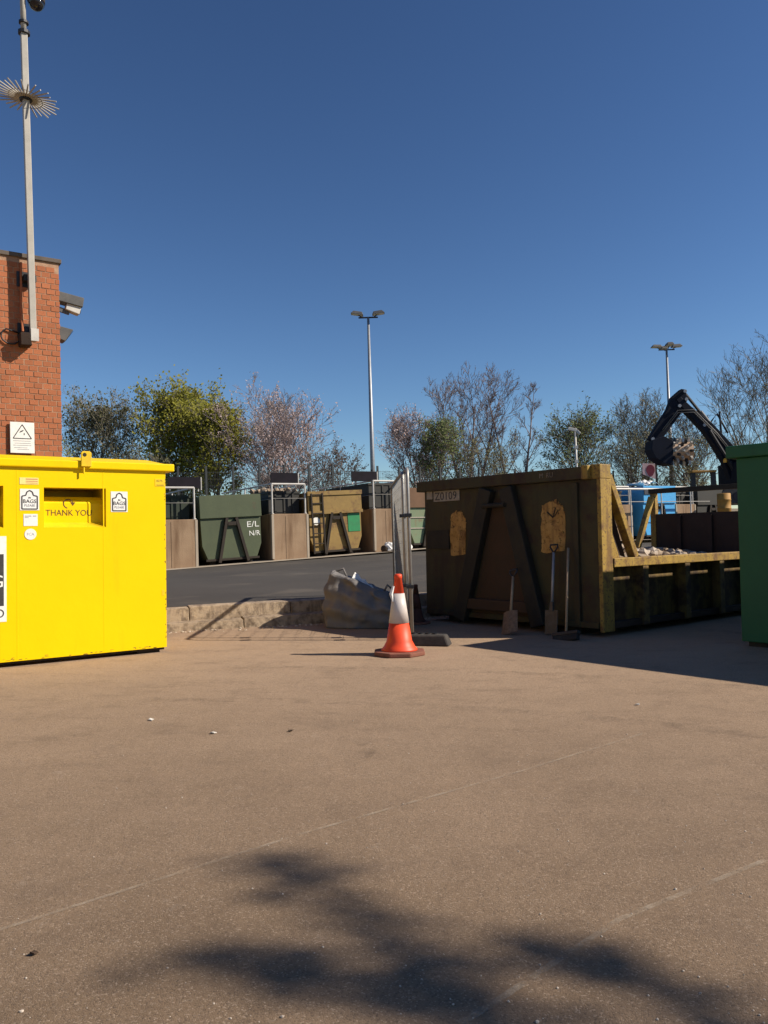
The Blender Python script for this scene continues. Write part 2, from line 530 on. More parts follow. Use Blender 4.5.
def text(name, s, size, mt, parent, loc, depth=0.0015, rot=(PI/2, 0, 0), sx=1.0, align='LEFT'):
    cu = bpy.data.curves.new(name, 'FONT')
    cu.body = s
    cu.size = size
    cu.extrude = depth
    cu.align_x = align
    cu.resolution_u = 3
    o = bpy.data.objects.new('tmp', cu)
    C.objects.link(o)
    dg = bpy.context.evaluated_depsgraph_get()
    me = bpy.data.meshes.new_from_object(o.evaluated_get(dg))
    bpy.data.objects.remove(o)
    bpy.data.curves.remove(cu)
    me.transform(Matrix.Translation(loc) @ Euler(rot).to_matrix().to_4x4() @ Matrix.Diagonal((sx, 1, 1, 1)))
    me.materials.clear()
    return link(name, me, mt, parent)


# ------------------------------------------------------------------ ground, yard, road, kerb, deck
g = MB().quad((-2500, -2500, -1.2), (2500, -2500, -1.2), (2500, 2500, -1.2), (-2500, 2500, -1.2)).build('ground', 'ground', fix=False)
struct(g)
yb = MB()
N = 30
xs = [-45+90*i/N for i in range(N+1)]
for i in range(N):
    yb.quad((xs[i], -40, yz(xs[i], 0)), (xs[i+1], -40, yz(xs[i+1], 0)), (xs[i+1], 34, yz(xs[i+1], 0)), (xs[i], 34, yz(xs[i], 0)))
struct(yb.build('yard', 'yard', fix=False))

A0 = Vector((-5.92, 25.7, 0))
RD = Vector((0.866, 0.5, 0))      # along the row of bays
RB = Vector((-0.5, 0.866, 0))     # back into the row


def row_t(x, y):
    return (x-A0.x)*RD.x+(y-A0.y)*RD.y


def row_z(t):
    return 0.431+0.036*max(-6, min(t, 8.5))


def RP(t, b, z):
    p = A0+RD*t+RB*b
    return (p.x, p.y, z)


KD = Vector((0.94, 0.342, 0))
KN = Vector((-0.342, 0.94, 0))
K0 = Vector((-2.97, 10.99, 0))
KBEND = K0+KD*3.75
K2D = Vector((0.77, 0.637, 0))
K2N = Vector((-0.637, 0.77, 0))


def kerb_dist(x, y):
    p = Vector((x, y, 0))
    return min((p-K0).dot(KN), (p-KBEND).dot(K2N))


def road_z(x, y):
    v = max(0, min(1, kerb_dist(x, y)/15))
    return 0.33+v*(row_z(row_t(x, y))-0.33)


# road: strips from the kerb polyline to the row of bays
rb_ = MB()
edge = [K0+KD*(-14+i*(17.75/24)) for i in range(25)]+[KBEND+K2D*(i*1.2) for i in range(1, 22)]
far = [A0+RD*(-13+i*(47/(len(edge)-1)))-RB*0.5 for i in range(len(edge))]
NR = 14
grid = []
for e, f_ in zip(edge, far):
    col_ = []
    for j in range(NR+1):
        p = e.lerp(f_, j/NR)
        col_.append((p.x, p.y, road_z(p.x, p.y)))
    grid.append(col_)
for i in range(len(grid)-1):
    for j in range(NR):
        rb_.quad(grid[i][j], grid[i+1][j], grid[i+1][j+1], grid[i][j+1])
struct(rb_.build('road', 'road', smooth=True, fix=False))
# pale concrete apron under and in front of the bays
ab = MB()
for i in range(50):
    t0, t1 = -13+i*0.95, -13+(i+1)*0.95
    z0, z1 = row_z(t0)+0.006, row_z(t1)+0.006
    ab.quad(RP(t0, -0.9, z0), RP(t1, -0.9, z1), RP(t1, 7, z0*0+row_z(t1)+0.006), RP(t0, 7, row_z(t0)+0.006))
struct(ab.build('concrete_apron', 'apron', fix=False))

# kerb: two courses of concrete stones, the lower one standing proud
kerb = bpy.data.objects.new('kerb', None)
C.objects.link(kerb)
struct(kerb)


def kerb_run(o, d, n_, length, count):
    ang = math.atan2(d.y, d.x)
    for course in (0, 1):
        L = length/count
        off = 0 if course == 0 else L*0.5
        for i in range(count):
            gp = 0.004
            j = rng.uniform(-0.012, 0.012)
            mb = MB()
            if course == 0:   # sloping front
                z1 = 0.165+rng.uniform(-0.012, 0.012)
                mb.hexa([(gp, -0.46+j, -0.12), (L-gp, -0.46+j, -0.12), (L-gp, -0.12, -0.12), (gp, -0.12, -0.12),
                         (gp, -0.36+j, z1-.02), (L-gp, -0.36+j, z1-.02), (L-gp, -0.12, z1), (gp, -0.12, z1)])
            else:
                z1 = 0.325+rng.uniform(-0.008, 0.010)
                mb.hexa([(gp, -0.215+j, 0.02), (L-gp, -0.215+j, 0.02), (L-gp, 0.05, 0.02), (gp, 0.05, 0.02),
                         (gp, -0.17+j, z1), (L-gp, -0.17+j, z1), (L-gp, 0.05, z1+.008), (gp, 0.05, z1+.008)])
            k = mb.build('kerb_stone', 'kerb', kerb, bevel=0.010)
            p = o+d*(i*L+off)
            k.matrix_world = Matrix.Translation((p.x, p.y, 0)) @ Matrix.Rotation(ang, 4, 'Z')
        # backing that closes the joints
    bk = MB().box(0, length, -0.30, 0.02, -0.1, 0.11).box(0, length, -0.10, 0.02, 0.11, 0.29).build('kerb_bedding', 'kerb', kerb)
    bk.matrix_world = Matrix.Translation((o.x, o.y, 0)) @ Matrix.Rotation(ang, 4, 'Z')


kerb_run(K0+KD*(-7.5), KD, KN, 11.25, 8)
kerb_run(KBEND, K2D, K2N, 7.2, 8)

# upper deck behind the bays and the rough ground beyond it


def deck_z(t):
    return row_z(t)+1.57


db = MB()
for i in range(24):
    t0, t1 = -25+i*3.2, -25+(i+1)*3.2
    db.quad(RP(t0, 6.6, deck_z(t0)), RP(t1, 6.6, deck_z(t1)), RP(t1, 11.6, deck_z(t1)), RP(t0, 11.6, deck_z(t0)))
    db.quad(RP(t0, 6.6, -0.8), RP(t1, 6.6, -0.8), RP(t1, 6.6, deck_z(t1)), RP(t0, 6.6, deck_z(t0)))
struct(db.build('upper_deck', 'deckslab', fix=False))
ub = MB()
for i in range(24):
    t0, t1 = -90+i*9, -90+(i+1)*9
    bs = [11.6, 20, 35, 60, 120, 300]
    for b0, b1 in zip(bs, bs[1:]):
        ub.quad(RP(t0, b0, deck_z(t0)-.03), RP(t1, b0, deck_z(t1)-.03), RP(t1, b1, deck_z(t1)-.03), RP(t0, b1, deck_z(t0)-.03))
struct(ub.build('upper_ground', 'ground', fix=False))


# worn white lines on the yard
def line(pts, wd):
    mb = MB()
    for a, c in zip(pts, pts[1:]):
        a, c = Vector(a), Vector(c)
        nn = Vector((-(c-a).y, (c-a).x)).normalized()*wd/2
        q = [a-nn, c-nn, c+nn, a+nn]
        mb.quad(*[(p.x, p.y, yz(p.x, 0)+0.004) for p in q])
    o = mb.build('painted_line', 'paint_line', fix=False)
    return struct(o)


line([(-1.6, 2.2), (-1.117, 2.621), (-0.379, 3.279), (0.648, 4.085), (1.5, 4.8)], 0.018)
line([(0.15, 2.0), (0.262, 2.104), (0.693, 2.519), (1.359, 2.951), (2.4, 3.7)], 0.022)

# faint tyre scrubs
M['tyre'] = mat('tyre_scrub', (0.06, 0.048, 0.038), (0.08, 0.062, 0.05), 6, 0.95, alpha=(7, 0.46, 1.5), world=True)


def scrub(cx_, cy_, r_, a0, a1, wd):
    mb_ = MB()
    n_ = 26
    for i in range(n_):
        q = []
        for a_, rr in ((i, r_-wd/2), (i+1, r_-wd/2), (i+1, r_+wd/2), (i, r_+wd/2)):
            t_ = R(a0+(a1-a0)*a_/n_)
            x_, y_ = cx_+rr*math.cos(t_), cy_+rr*math.sin(t_)
            q.append((x_, y_, yz(x_, y_)+0.0035))
        mb_.quad(*q)
    return struct(mb_.build('tyre_mark', 'tyre', fix=False))


scrub(-.55, 4.55, .42, -60, 55, .10)
scrub(-2.2, -1.5, 7.6, 38, 88, .16)
scrub(-2.2, -1.5, 9.1, 40, 86, .16)

# loose grit
gb = MB()
for i in range(420):
    y = 1.9+9*rng.random()**1.8
    x = rng.uniform(-0.5, 0.5)*y*1.05
    r_ = rng.choice((0.002, 0.0025, 0.003, 0.004)) if i > 8 else 0.006
    gb.rock((x, y, yz(x, y)+r_*0.3), r_, rng)
for i in range(260):       # gathered along the foot of the kerb
    u = rng.uniform(-2.5, 4.0)
    p = K0+KD*u-KN*(.47+abs(rng.gauss(0, .10)))
    r_ = rng.choice((.006, .009, .013, .02))
    gb.rock((p.x, p.y, yz(p.x, p.y)+r_*.3), r_, rng)
o = gb.build('grit', 'pale_rubble', fix=False)
tag(o, 'loose pale grit scattered over the brown yard', 'grit', kind='stuff')

# ------------------------------------------------------------------ yellow clothing bank
yb = thing('clothing_bank', 'bright yellow steel clothing bank with THANK YOU chute', 'recycling bank', (-2.39, 8.687, 0.029), R(34.7), TILT)
X0, X1, ZB, ZT, DP = -3.25, 0.0, 0.055, 1.955, 1.35
holes = [(-1.243, -0.635, 1.355, 1.757), (-2.62, -1.613, 1.355, 1.765)]
gx = sorted({X0, X1, *[h[0] for h in holes], *[h[1] for h in holes]})
gz = sorted({ZB, ZT, 1.355, 1.757, 1.765})
mb = MB()
for a, c in zip(gx, gx[1:]):
    for e, f_ in zip(gz, gz[1:]):
        mx, mz = (a+c)/2, (e+f_)/2
        if any(h[0] < mx < h[1] and h[2] < mz < h[3] for h in holes):
            continue
        mb.quad((a, 0, e), (c, 0, e), (c, 0, f_), (a, 0, f_))
mb.quad((X1, 0, ZB), (X1, DP, ZB), (X1, DP, ZT), (X1, 0, ZT))
mb.quad((X0, DP, ZB), (X0, 0, ZB), (X0, 0, ZT), (X0, DP, ZT))
mb.quad((X1, DP, ZB), (X0, DP, ZB), (X0, DP, ZT), (X1, DP, ZT))
mb.quad((X0, 0, ZB), (X0, DP, ZB), (X1, DP, ZB), (X1, 0, ZB))
mb.quad((X0, 0, ZT), (X1, 0, ZT), (X1, DP, ZT), (X0, DP, ZT))
mb.build('body', 'yellow', yb, fix=False)
for h in holes:
    x0, x1, z0, z1 = h
    mb = MB()
    d = 0.135
    # chute lining: top, sides, bowed flap and sloping sill
    dc = 0.55
    mb.quad((x0, 0, z1), (x1, 0, z1), (x1, dc, z1), (x0, dc, z1))
    mb.quad((x0, 0, z0), (x0, 0, z1), (x0, dc, z1), (x0, dc, z0))
    mb.quad((x1, 0, z1), (x1, 0, z0), (x1, dc, z0), (x1, dc, z1))
    mb.quad((x0, dc, z0), (x1, dc, z0), (x1, dc, z1), (x0, dc, z1))
    mb.quad((x0, 0.001, z0), (x1, 0.001, z0), (x1, d-.01, z0+.055), (x0, d-.01, z0+.055))
    mb.build('chute_lining', 'yellow_edge', yb, fix=False)
    mb = MB()
    nn = 8
    zz0, zz1 = z0+0.05, z1-0.085
    fy = lambda q: d-0.02+(.06*(q-.72)**2/.08 if q > .72 else 0)
    for i in range(nn):
        a, c = i/nn, (i+1)/nn
        mb.quad((x0, fy(a), zz0+(zz1-zz0)*a), (x1, fy(a), zz0+(zz1-zz0)*a), (x1, fy(c), zz0+(zz1-zz0)*c), (x0, fy(c), zz0+(zz1-zz0)*c))
    mb.build('chute_flap', 'yellow', yb, smooth=True, fix=False)
text('lettering', 'THANK YOU', 0.087, 'brown_print', yb, (-1.205, 0.1135, 1.478), 0.0008, sx=0.90)
mb = MB()       # recycling swirl: an arc with an arrow head
cx, cz = -0.985, 1.600
for i in range(18):
    a, c = R(20+i*15), R(20+(i+1)*15)
    if i > 15:
        continue
    P = lambda q, r: (cx+r*math.cos(q), 0.1132, cz+r*math.sin(q))
    mb.quad(P(a, .040), P(a, .050), P(c, .050), P(c, .040))
mb.quad((cx+.022, .1132, cz+.016), (cx+.072, .1132, cz+.016), (cx+.047, .1132, cz-.022), (cx+.0469, .1132, cz-.022))
mb.build('recycling_mark', 'brown_print', yb)
MB().box(X0-.09, X1+.092, -0.035, DP+.06, 1.953, 2.035).build('lid_rim', 'yellow', yb, bevel=0.012)
MB().hexa([(X0, 0, 2.0351), (X1, 0, 2.0351), (X1, DP, 2.0351), (X0, DP, 2.0351), (X0+.1, .3, 2.10), (X1-.1, .3, 2.10), (X1-.1, DP-.3, 2.10), (X0+.1, DP-.3, 2.10)]).build('lid_top', 'yellow', yb)
lug = MB().prism([(-.895, -.062, 1.975), (-.793, -.062, 1.975), (-.793, -.062, 2.115), (-.81, -.062, 2.132), (-.88, -.062, 2.132), (-.895, -.062, 2.115)], (0, 0.026, 0)).build('lifting_lug', 'yellow_edge', yb, bevel=0.004)
MB().tube([(-.862, -.064, 2.095), (-.862, -.03, 2.095)], 0.020, 12).build('lug_eye', 'under', lug)
MB().tube([(-.865, -.045, 1.975), (-.865, -.045, 1.90)], 0.008, 6).build('lid_pin', 'yellow_edge', yb)
for sx_ in (-1.49, -0.66, -2.55):
    MB().box(sx_-.006, sx_+.006, -0.0012, 0, ZB, 1.95).build('weld_seam', 'yellow', yb, bevel=0.0005)
for x0, x1 in ((X0+.15, X0+.35), (X1-.30, X1-.06)):
    MB().box(x0, x1, .06, DP-.06, 0.0, ZB).build('skid', 'under', yb)
MB().box(X0+.02, X1-.02, 0.03, 0.05, 0.028, ZB+.0).build('bottom_edge', 'under', yb)
rgy = random.Random(17)
mb = MB()
for i in range(46):
    x = rgy.uniform(-3.2, -.01)
    z = ZB+.0005+abs(rgy.gauss(0, .012))
    wv, hv = rgy.uniform(.006, .05), rgy.uniform(.003, .009)
    mb.prism([(x, -.0012, z), (x+wv, -.0012, z+rgy.uniform(0, .003)), (x+wv*.8, -.0012, z+hv), (x+wv*.2, -.0012, z+hv*rgy.uniform(.6, 1.2))], (0, .0011, 0))
for i in range(26):
    z = rgy.uniform(.1, 1.9)
    x = -.001-abs(rgy.gauss(0, .006))
    mb.prism([(x-.006, -.0012, z), (x, -.0012, z-.004), (x, -.0012, z+rgy.uniform(.006, .03)), (x-.004, -.0012, z+.008)], (0, .0011, 0))
o = mb.build('paint_chips', 'brown_print', yb)
o['kind'] = 'stuff'
MB().box(-.05, -.02, -.0025, 0, .61, .67).build('hinge_plate', 'yellow_edge', yb, bevel=.003)


def sticker(x0, x1, z0, z1, mt='white_sticker', y=-0.0025, name='sticker', par=None):
    return MB().box(x0, x1, y-.001, y+.0023, z0, z1).build(name, mt, par or yb)


def bag_sticker(x0, x1, z0, z1):
    o = sticker(x0, x1, z0, z1)
    W_, H_ = x1-x0, z1-z0
    yy = -0.0052
    pts = [(.10, .06), (.10, .66), (.30, .70), (.36, .86), (.5, .93), (.64, .86), (.70, .70), (.90, .66), (.90, .06), (.10, .06)]
    mb = MB()
    for (a, b_), (c, d) in zip(pts, pts[1:]):
        mb.bar((x0+a*W_, yy, z0+b_*H_), (x0+c*W_, yy, z0+d*H_), 0.0014, 0.011, (0, 0, 1) if abs(c-a) > abs(d-b_)*.3 else (1, 0, 0))
    mb.build('bag_outline', 'black_print', o)
    cxx = (x0+x1)/2
    text('lettering', 'IN', H_*.11, 'black_print', o, (cxx, yy, z0+H_*.55), .0008, align='CENTER')
    text('lettering', 'BAGS', H_*.25, 'black_print', o, (cxx, yy, z0+H_*.34), .0008, sx=.98, align='CENTER')
    text('lettering', 'PLEASE', H_*.15, 'grey_print', o, (cxx, yy, z0+H_*.18), .0008, align='CENTER')


bag_sticker(-1.464, -1.287, 1.527, 1.738)
bag_sticker(-.585, -.412, 1.513, 1.727)
o = sticker(-1.467, -1.293, 1.783, 1.850, 'pale_print')
MB().box(-1.41, -1.30, -.0052, -.003, 1.832, 1.840).box(-1.41, -1.30, -.0052, -.003, 1.812, 1.818).box(-1.41, -1.30, -.0052, -.003, 1.795, 1.800).build('print_lines', 'red_print', o)
o = sticker(-1.432, -1.303, 1.372, 1.490)
MB().box(-1.42, -1.36, -.0052, -.003, 1.466, 1.474).box(-1.345, -1.315, -.0052, -.003, 1.466, 1.474).box(-1.42, -1.385, -.0052, -.003, 1.452, 1.458).build('print_lines', 'grey_print', o)
o = MB().lathe([(0.055, 0), (0.055, .0035)], 24, m=Matrix.Translation((-1.369, -.001, 1.29)) @ Matrix.Rotation(PI/2, 4, 'X')).build('round_sticker', 'white_sticker', yb)
text('lettering', 'FCA', 0.038, 'grey_print', o, (-1.369, -.0052, 1.278), .0006, align='CENTER')
o = MB().box(-.115, -.008, -.003, 0, 1.790, 1.872).build('sticker', 'yellow_edge', yb)
text('lettering', '0275', 0.034, 'brown_print', o, (-.10, -.0036, 1.84), .0004)
MB().box(-.1, -.02, -.0042, -.0025, 1.802, 1.808).build('print_lines', 'brown_print', o)
pst = sticker(-2.36, -1.588, .446, 1.274, name='poster')
MB().box(-2.30, -1.612, -.0056, -.003, .60, 1.10).build('poster_panel', 'black_print', pst)
text('lettering', 'G', 0.17, 'white_sticker', pst, (-1.735, -.0066, .78), .0006)
text('lettering', 'O', 0.12, 'black_print', pst, (-1.702, -.0048, .487), .0006)

# ------------------------------------------------------------------ brick building
bb = thing('brick_building', 'red brick building corner with dark coping behind the yellow bank', 'building', (-4.25, 10.6, 0.0), R(34.7))
BH = 4.985
core = MB().box(-4.6, -0.005, 0.005, 5.0, -.6, BH).build('wall', 'mortar', bb)
BW, BC, BZ0 = 0.1135, 0.0745, 2.32
brick_mesh = MB().box(-0.0505, 0.0505, 0.0, 0.06, 0.0, 0.063).mesh('brick')
brick_mesh.materials.append(M['brick'])


def brick_slots():
    rows = int((BH-.01-BZ0)/BC)
    for r_ in range(rows):
        off = 0 if r_ % 2 else BW/2
        k = 0
        while True:
            x = -BW/2-off-k*BW
            if x < -4.5:
                break
            yield r_, k, x, BZ0+r_*BC
            k += 1


rest = MB()
cnt = 0
for r_, k, x, z in brick_slots():
    if x > -0.94 and cnt < 300:
        o = bpy.data.objects.new('brick', brick_mesh)
        C.objects.link(o)
        o.parent = core
        o.location = (x+rng.uniform(-.002, .002), rng.uniform(-.003, .003), z)
        o.rotation_euler = (rng.uniform(-.012, .012), rng.uniform(-.01, .01), rng.uniform(-.02, .02))
        cnt += 1
    else:
        rest.box(x-.0505, x+.0505, rng.uniform(-.003, .003), .06, z, z+.063)
for r_ in range(int(BZ0/BC)):
    z = BZ0-(r_+1)*BC
    for k in range(20):
        x = -BW/2-(0 if r_ % 2 else BW/2)-k*BW*1.0
        rest.box(x-.0505, x+.0505, rng.uniform(-.003, .003), .06, z, z+.063)
for r_ in range(34):     # end wall round the corner
    for k in range(21):
        y = .12+k*.226+(0 if r_ % 2 else .113)
        z = BZ0+r_*BC
        rest.box(-.06, rng.uniform(-.003, .003), y, y+.215, z, z+.063)
for r_ in range(34):     # closers at the corner on alternate courses
    if r_ % 2 == 0:
        z = BZ0+r_*BC
        rest.box(-.0505, 0, 0, .10, z, z+.063)
o = rest.build('brick_courses', 'brick', core, fix=False)
o['kind'] = 'stuff'
for i in range(5):
    MB().box(-4.65+i*.937, -4.65+(i+1)*.937-.008, -.022, .34, BH, BH+.058).build('coping_stone', 'coping', bb, bevel=.008)
MB().box(-.31, .035, .3401, 5.1, BH, BH+.058).build('coping_stone', 'coping', bb, bevel=.008)

# CCTV warning sign on the wall
sg = thing('warning_sign', 'white CCTV warning sign with camera triangle on the brick wall', 'sign', bb.matrix_world @ Vector((-.497, -.03, 2.42)), R(34.7))
MB().box(-.145, .145, -.012, .006, 0, .40).build('plate', 'white_sticker', sg, bevel=.004)
tri = [(-.11, .19), (.11, .19), (0, .37)]
mb = MB()
for (a, b_), (c, d) in zip(tri, tri[1:]+tri[:1]):
    mb.bar((a, -.0135, b_), (c, -.0135, d), .002, .010, (0, 0, 1) if b_ == d else (1, 0, 0))
mb.build('triangle', 'black_print', sg)
MB().prism([(-.035, -.0145, .262), (.010, -.0145, .285), (.018, -.0145, .305), (-.022, -.0145, .285)], (0, .002, 0)).box(.018, .028, -.0145, -.0125, .235, .262).build('camera_symbol', 'black_print', sg)
mb = MB()
for z, x0, x1 in ((.155, -.11, .10), (.125, -.09, .10), (.098, -.11, .105), (.068, -.10, .06), (.045, -.06, .08)):
    mb.box(x0, x1, -.0135, -.0122, z, z+.006)
mb.build('print_lines', 'grey_print', sg)

# pole on the wall
pl = thing('camera_pole', 'tall pale grey camera pole bracketed to the brick wall', 'pole', bb.matrix_world @ Vector((-.37, -.16, 3.86)), R(34.7))
mb = MB()
mb.bar((0, 0, 0), (-.055, 0, 4.05), .078, .078, (0, 1, 0))
mb.build('mast', 'pole_paint', pl, bevel=.006)
MB().tube([(-.055, 0, 4.0), (-.068, 0, 5.1)], .036, 10).build('top_tube', 'pole_paint', pl, smooth=True)
MB().tube([(-.0505, 0, 4.03), (-.051, 0, 4.07)], .075, 10).build('clamp_collar', 'dark_metal', pl)
MB().tube([(-.0525, 0, 4.17), (-.053, 0, 4.20)], .062, 10).build('clamp_collar', 'dark_metal', pl)
MB().box(-.09, .06, .045, .163, .80, .88).box(-.16, .07, .15, .166, .74, .94).build('wall_bracket', 'dark_metal', pl)
MB().box(-.09, .06, .045, .163, .12, .20).box(-.16, .07, .15, .166, .06, .26).build('wall_bracket', 'dark_metal', pl)
MB().hexa([(-.15, -.02, -.06), (-.02, -.045, -.06), (-.02, .155, -.06), (-.15, .155, -.06), (-.155, -.03, .10), (-.055, -.048, .10), (-.055, .155, .10), (-.155, .155, .10)]).build('cable_box', 'skip_in', pl, bevel=.006)
MB().tube([(-.12, .02, .12), (-.12, .10, .5), (-.11, .12, 1.05)], .014, 6).build('conduit', 'brick', pl)
loop = [(-.13, .13, .02)]+[(-.24+.12*math.cos(a), .135, .07+.10*math.sin(a)) for a in [R(-70-i*25) for i in range(8)]]+[(-.13, .13, .12)]
MB().tube(loop, .010, 6).build('cable_loop', 'dark_metal', pl, smooth=True)
MB().box(-.035, .06, -.05, -.047, -.001, .16).build('foot_plate', 'white_metal', pl)
col_ = MB().lathe([(.075, -.03), (.085, 0), (.075, .03)], 14, o=(-.043, 0, 3.18)).build('spike_hub', 'dark_metal', pl)
for k in range(30):
    a = 2*PI*k/30
    r1 = .40 if k % 2 else .36
    MB().tube([(-.043+.07*math.cos(a), .07*math.sin(a), 3.18), (-.043+r1*math.cos(a), r1*math.sin(a), 3.18-.18*r1*math.cos(a))], [.013, .009], 5).build('spike', 'pole_paint', col_)
MB().tube([(-.043+.2*math.cos(R(i*15)), .2*math.sin(R(i*15)), 3.18-.036*math.cos(R(i*15))) for i in range(25)], .004, 5).build('spike_ring', 'dark_metal', col_)
dm = thing('dome_camera', 'dark dome camera on a short arm at the top of the pole', 'camera', pl.matrix_world @ Vector((.10, -.02, 4.50)), R(34.7))
MB().lathe([(.03, .16), (.09, .14), (.11, .06), (.11, 0)], 20).build('housing', 'camera_shell', dm, smooth=True)
MB().lathe([(.02, -.11), (.065, -.09), (.10, -.04), (.105, 0.0)], 20).build('dome', 'glass_dark', dm, smooth=True)
MB().bar((-.165, .02, .13), (0, 0, .15), .035, .035).build('arm', 'white_metal', dm)

# two fittings on the end wall
fl = thing('security_camera', 'white and grey security camera sticking out past the brick corner', 'camera', bb.matrix_world @ Vector((0, .25, 4.47)), R(34.7))
MB().box(0, .03, -.06, .06, -.02, .16).build('mount', 'white_metal', fl, bevel=.004)
MB().hexa([(.01, -.09, .07), (.34, -.09, .02), (.34, .09, .02), (.01, .09, .07), (.01, -.09, .20), (.36, -.09, .15), (.36, .09, .15), (.01, .09, .20)]).build('hood', 'camera_shell', fl, bevel=.006)
MB().hexa([(.12, -.06, -.03), (.30, -.06, -.08), (.30, .06, -.08), (.12, .06, -.03), (.14, -.06, .06), (.33, -.06, .03), (.33, .06, .03), (.14, .06, .06)]).build('housing', 'white_metal', fl, bevel=.008)
MB().tube([(.30, 0, -.025), (.325, 0, -.03)], .035, 12).build('lens', 'glass_dark', fl)
MB().bar((.015, 0, -.02), (.18, 0, -.06), .04, .06).build('bracket_arm', 'camera_shell', fl)
f2 = thing('flood_light', 'small square dark floodlight low on the brick corner', 'floodlight', bb.matrix_world @ Vector((0, .25, 4.10)), R(34.7))
MB().box(0, .03, -.04, .04, -.04, .12).build('mount', 'white_metal', f2, bevel=.004)
MB().hexa([(.02, -.09, -.08), (.10, -.09, -.11), (.10, .09, -.11), (.02, .09, -.08), (.03, -.09, .09), (.21, -.09, .06), (.21, .09, .06), (.03, .09, .09)]).build('housing', 'camera_shell', f2, bevel=.006)
MB().hexa([(.108, -.07, -.10), (.113, -.07, -.10), (.113, .07, -.10), (.108, .07, -.10), (.208, -.07, .045), (.213, -.07, .045), (.213, .07, .045), (.208, .07, .045)]).build('glass', 'glass_dark', f2)

# ------------------------------------------------------------------ big open skip Z0109
sk = thing('roll_off_skip', 'large rusty yellow open skip with number plate on its shaded front', 'skip', (.57, 11.51, -.007), R(-50.4), TILT)
W3, SH, SL = 3.0, 1.97, 5.9
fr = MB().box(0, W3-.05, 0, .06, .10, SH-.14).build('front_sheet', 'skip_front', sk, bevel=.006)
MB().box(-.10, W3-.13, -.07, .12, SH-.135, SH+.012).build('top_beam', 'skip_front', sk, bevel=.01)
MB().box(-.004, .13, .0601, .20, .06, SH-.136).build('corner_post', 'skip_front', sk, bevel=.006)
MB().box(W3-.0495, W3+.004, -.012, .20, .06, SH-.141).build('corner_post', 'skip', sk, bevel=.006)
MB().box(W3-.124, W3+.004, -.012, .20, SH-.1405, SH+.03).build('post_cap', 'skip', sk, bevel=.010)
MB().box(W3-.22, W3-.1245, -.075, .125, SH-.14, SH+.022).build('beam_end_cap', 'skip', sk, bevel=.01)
MB().box(.02, W3-.02, .02, SL, .09, .16).build('floor', 'skip_in', sk)
for x in (.35, 2.4):
    MB().box(x, x+.2, .1, SL, .0, .0899).build('skid_rail', 'skip_leg', sk)
# hook frame on the front
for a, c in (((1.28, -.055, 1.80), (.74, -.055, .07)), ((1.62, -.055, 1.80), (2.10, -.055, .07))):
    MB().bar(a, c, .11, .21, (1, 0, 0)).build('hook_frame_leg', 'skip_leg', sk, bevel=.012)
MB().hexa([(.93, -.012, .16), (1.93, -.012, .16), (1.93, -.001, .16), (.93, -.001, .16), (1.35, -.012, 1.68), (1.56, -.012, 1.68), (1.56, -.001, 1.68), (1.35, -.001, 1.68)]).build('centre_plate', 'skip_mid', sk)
for x in (2.62,):
    MB().box(x, x+.07, -.035, -.0005, .12, SH-.17).build('front_rib', 'skip_front', sk, bevel=.006)
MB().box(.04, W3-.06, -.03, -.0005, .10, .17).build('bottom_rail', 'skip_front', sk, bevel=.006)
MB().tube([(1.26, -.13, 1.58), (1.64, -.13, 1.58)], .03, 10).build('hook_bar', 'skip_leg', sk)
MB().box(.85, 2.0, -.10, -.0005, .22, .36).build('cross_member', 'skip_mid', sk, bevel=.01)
MB().box(.06, .50, -.020, -.0005, 1.02, 1.28).build('old_label', 'skip_leg', sk)


def arch(x0, x1, z0, z1, y, rag):
    rgp = random.Random(int(x0*100))
    pts = [(x0, y, z0), (x1, y, z0+rag), (x1+.02, y, z0+(z1-z0)*.72)]
    for i in range(1, 6):
        a = PI/2*i/5
        pts.append((x1+.02-(x1-x0)*(1-math.cos(a))*.6, y, z0+(z1-z0)*(.72+.28*math.sin(a))))
    pts += [(x0+.02, y, z1-.05), (x0-.01, y, z0+(z1-z0)*.5)]
    out = []
    for k, p in enumerate(pts):
        q = pts[(k+1) % len(pts)]
        for u in (0, .2, .4, .6, .8):
            out.append((p[0]+(q[0]-p[0])*u+rgp.gauss(0, .008), p[1], p[2]+(q[2]-p[2])*u+rgp.gauss(0, .010)))
    return out


MB().prism(arch(.52, .80, .93, 1.545, -.006, .01), (0, .0055, 0)).build('bare_patch', 'patch', sk)
MB().prism(arch(2.125, 2.47, .96, 1.60, -.006, .04), (0, .0055, 0)).build('bare_patch', 'patch', sk)
o = MB().bar((2.22, -.008, 1.47), (2.31, -.008, 1.40), .004, .02, (1, 0, 0)).bar((2.31, -.008, 1.40), (2.35, -.008, 1.52), .004, .014, (1, 0, 0)).bar((2.33, -.008, 1.41), (2.39, -.008, 1.49), .004, .012, (1, 0, 0)).build('scrawl', 'skip_leg', sk)
np_ = MB().box(.20, .715, -.012, -.0005, 1.685, 1.832).build('number_plate', 'plate', sk)
text('lettering', 'Z0109', .158, 'black_print', np_, (.225, -.0135, 1.705), .001, sx=1.06)
MB().box(.055, .172, -.010, -.0005, 1.725, 1.842).build('blank_plate', 'plate', sk)
text('lettering', 'M  RU', .085, 'faded_white', sk, (2.16, -.0715, 1.885), .001, sx=.95)
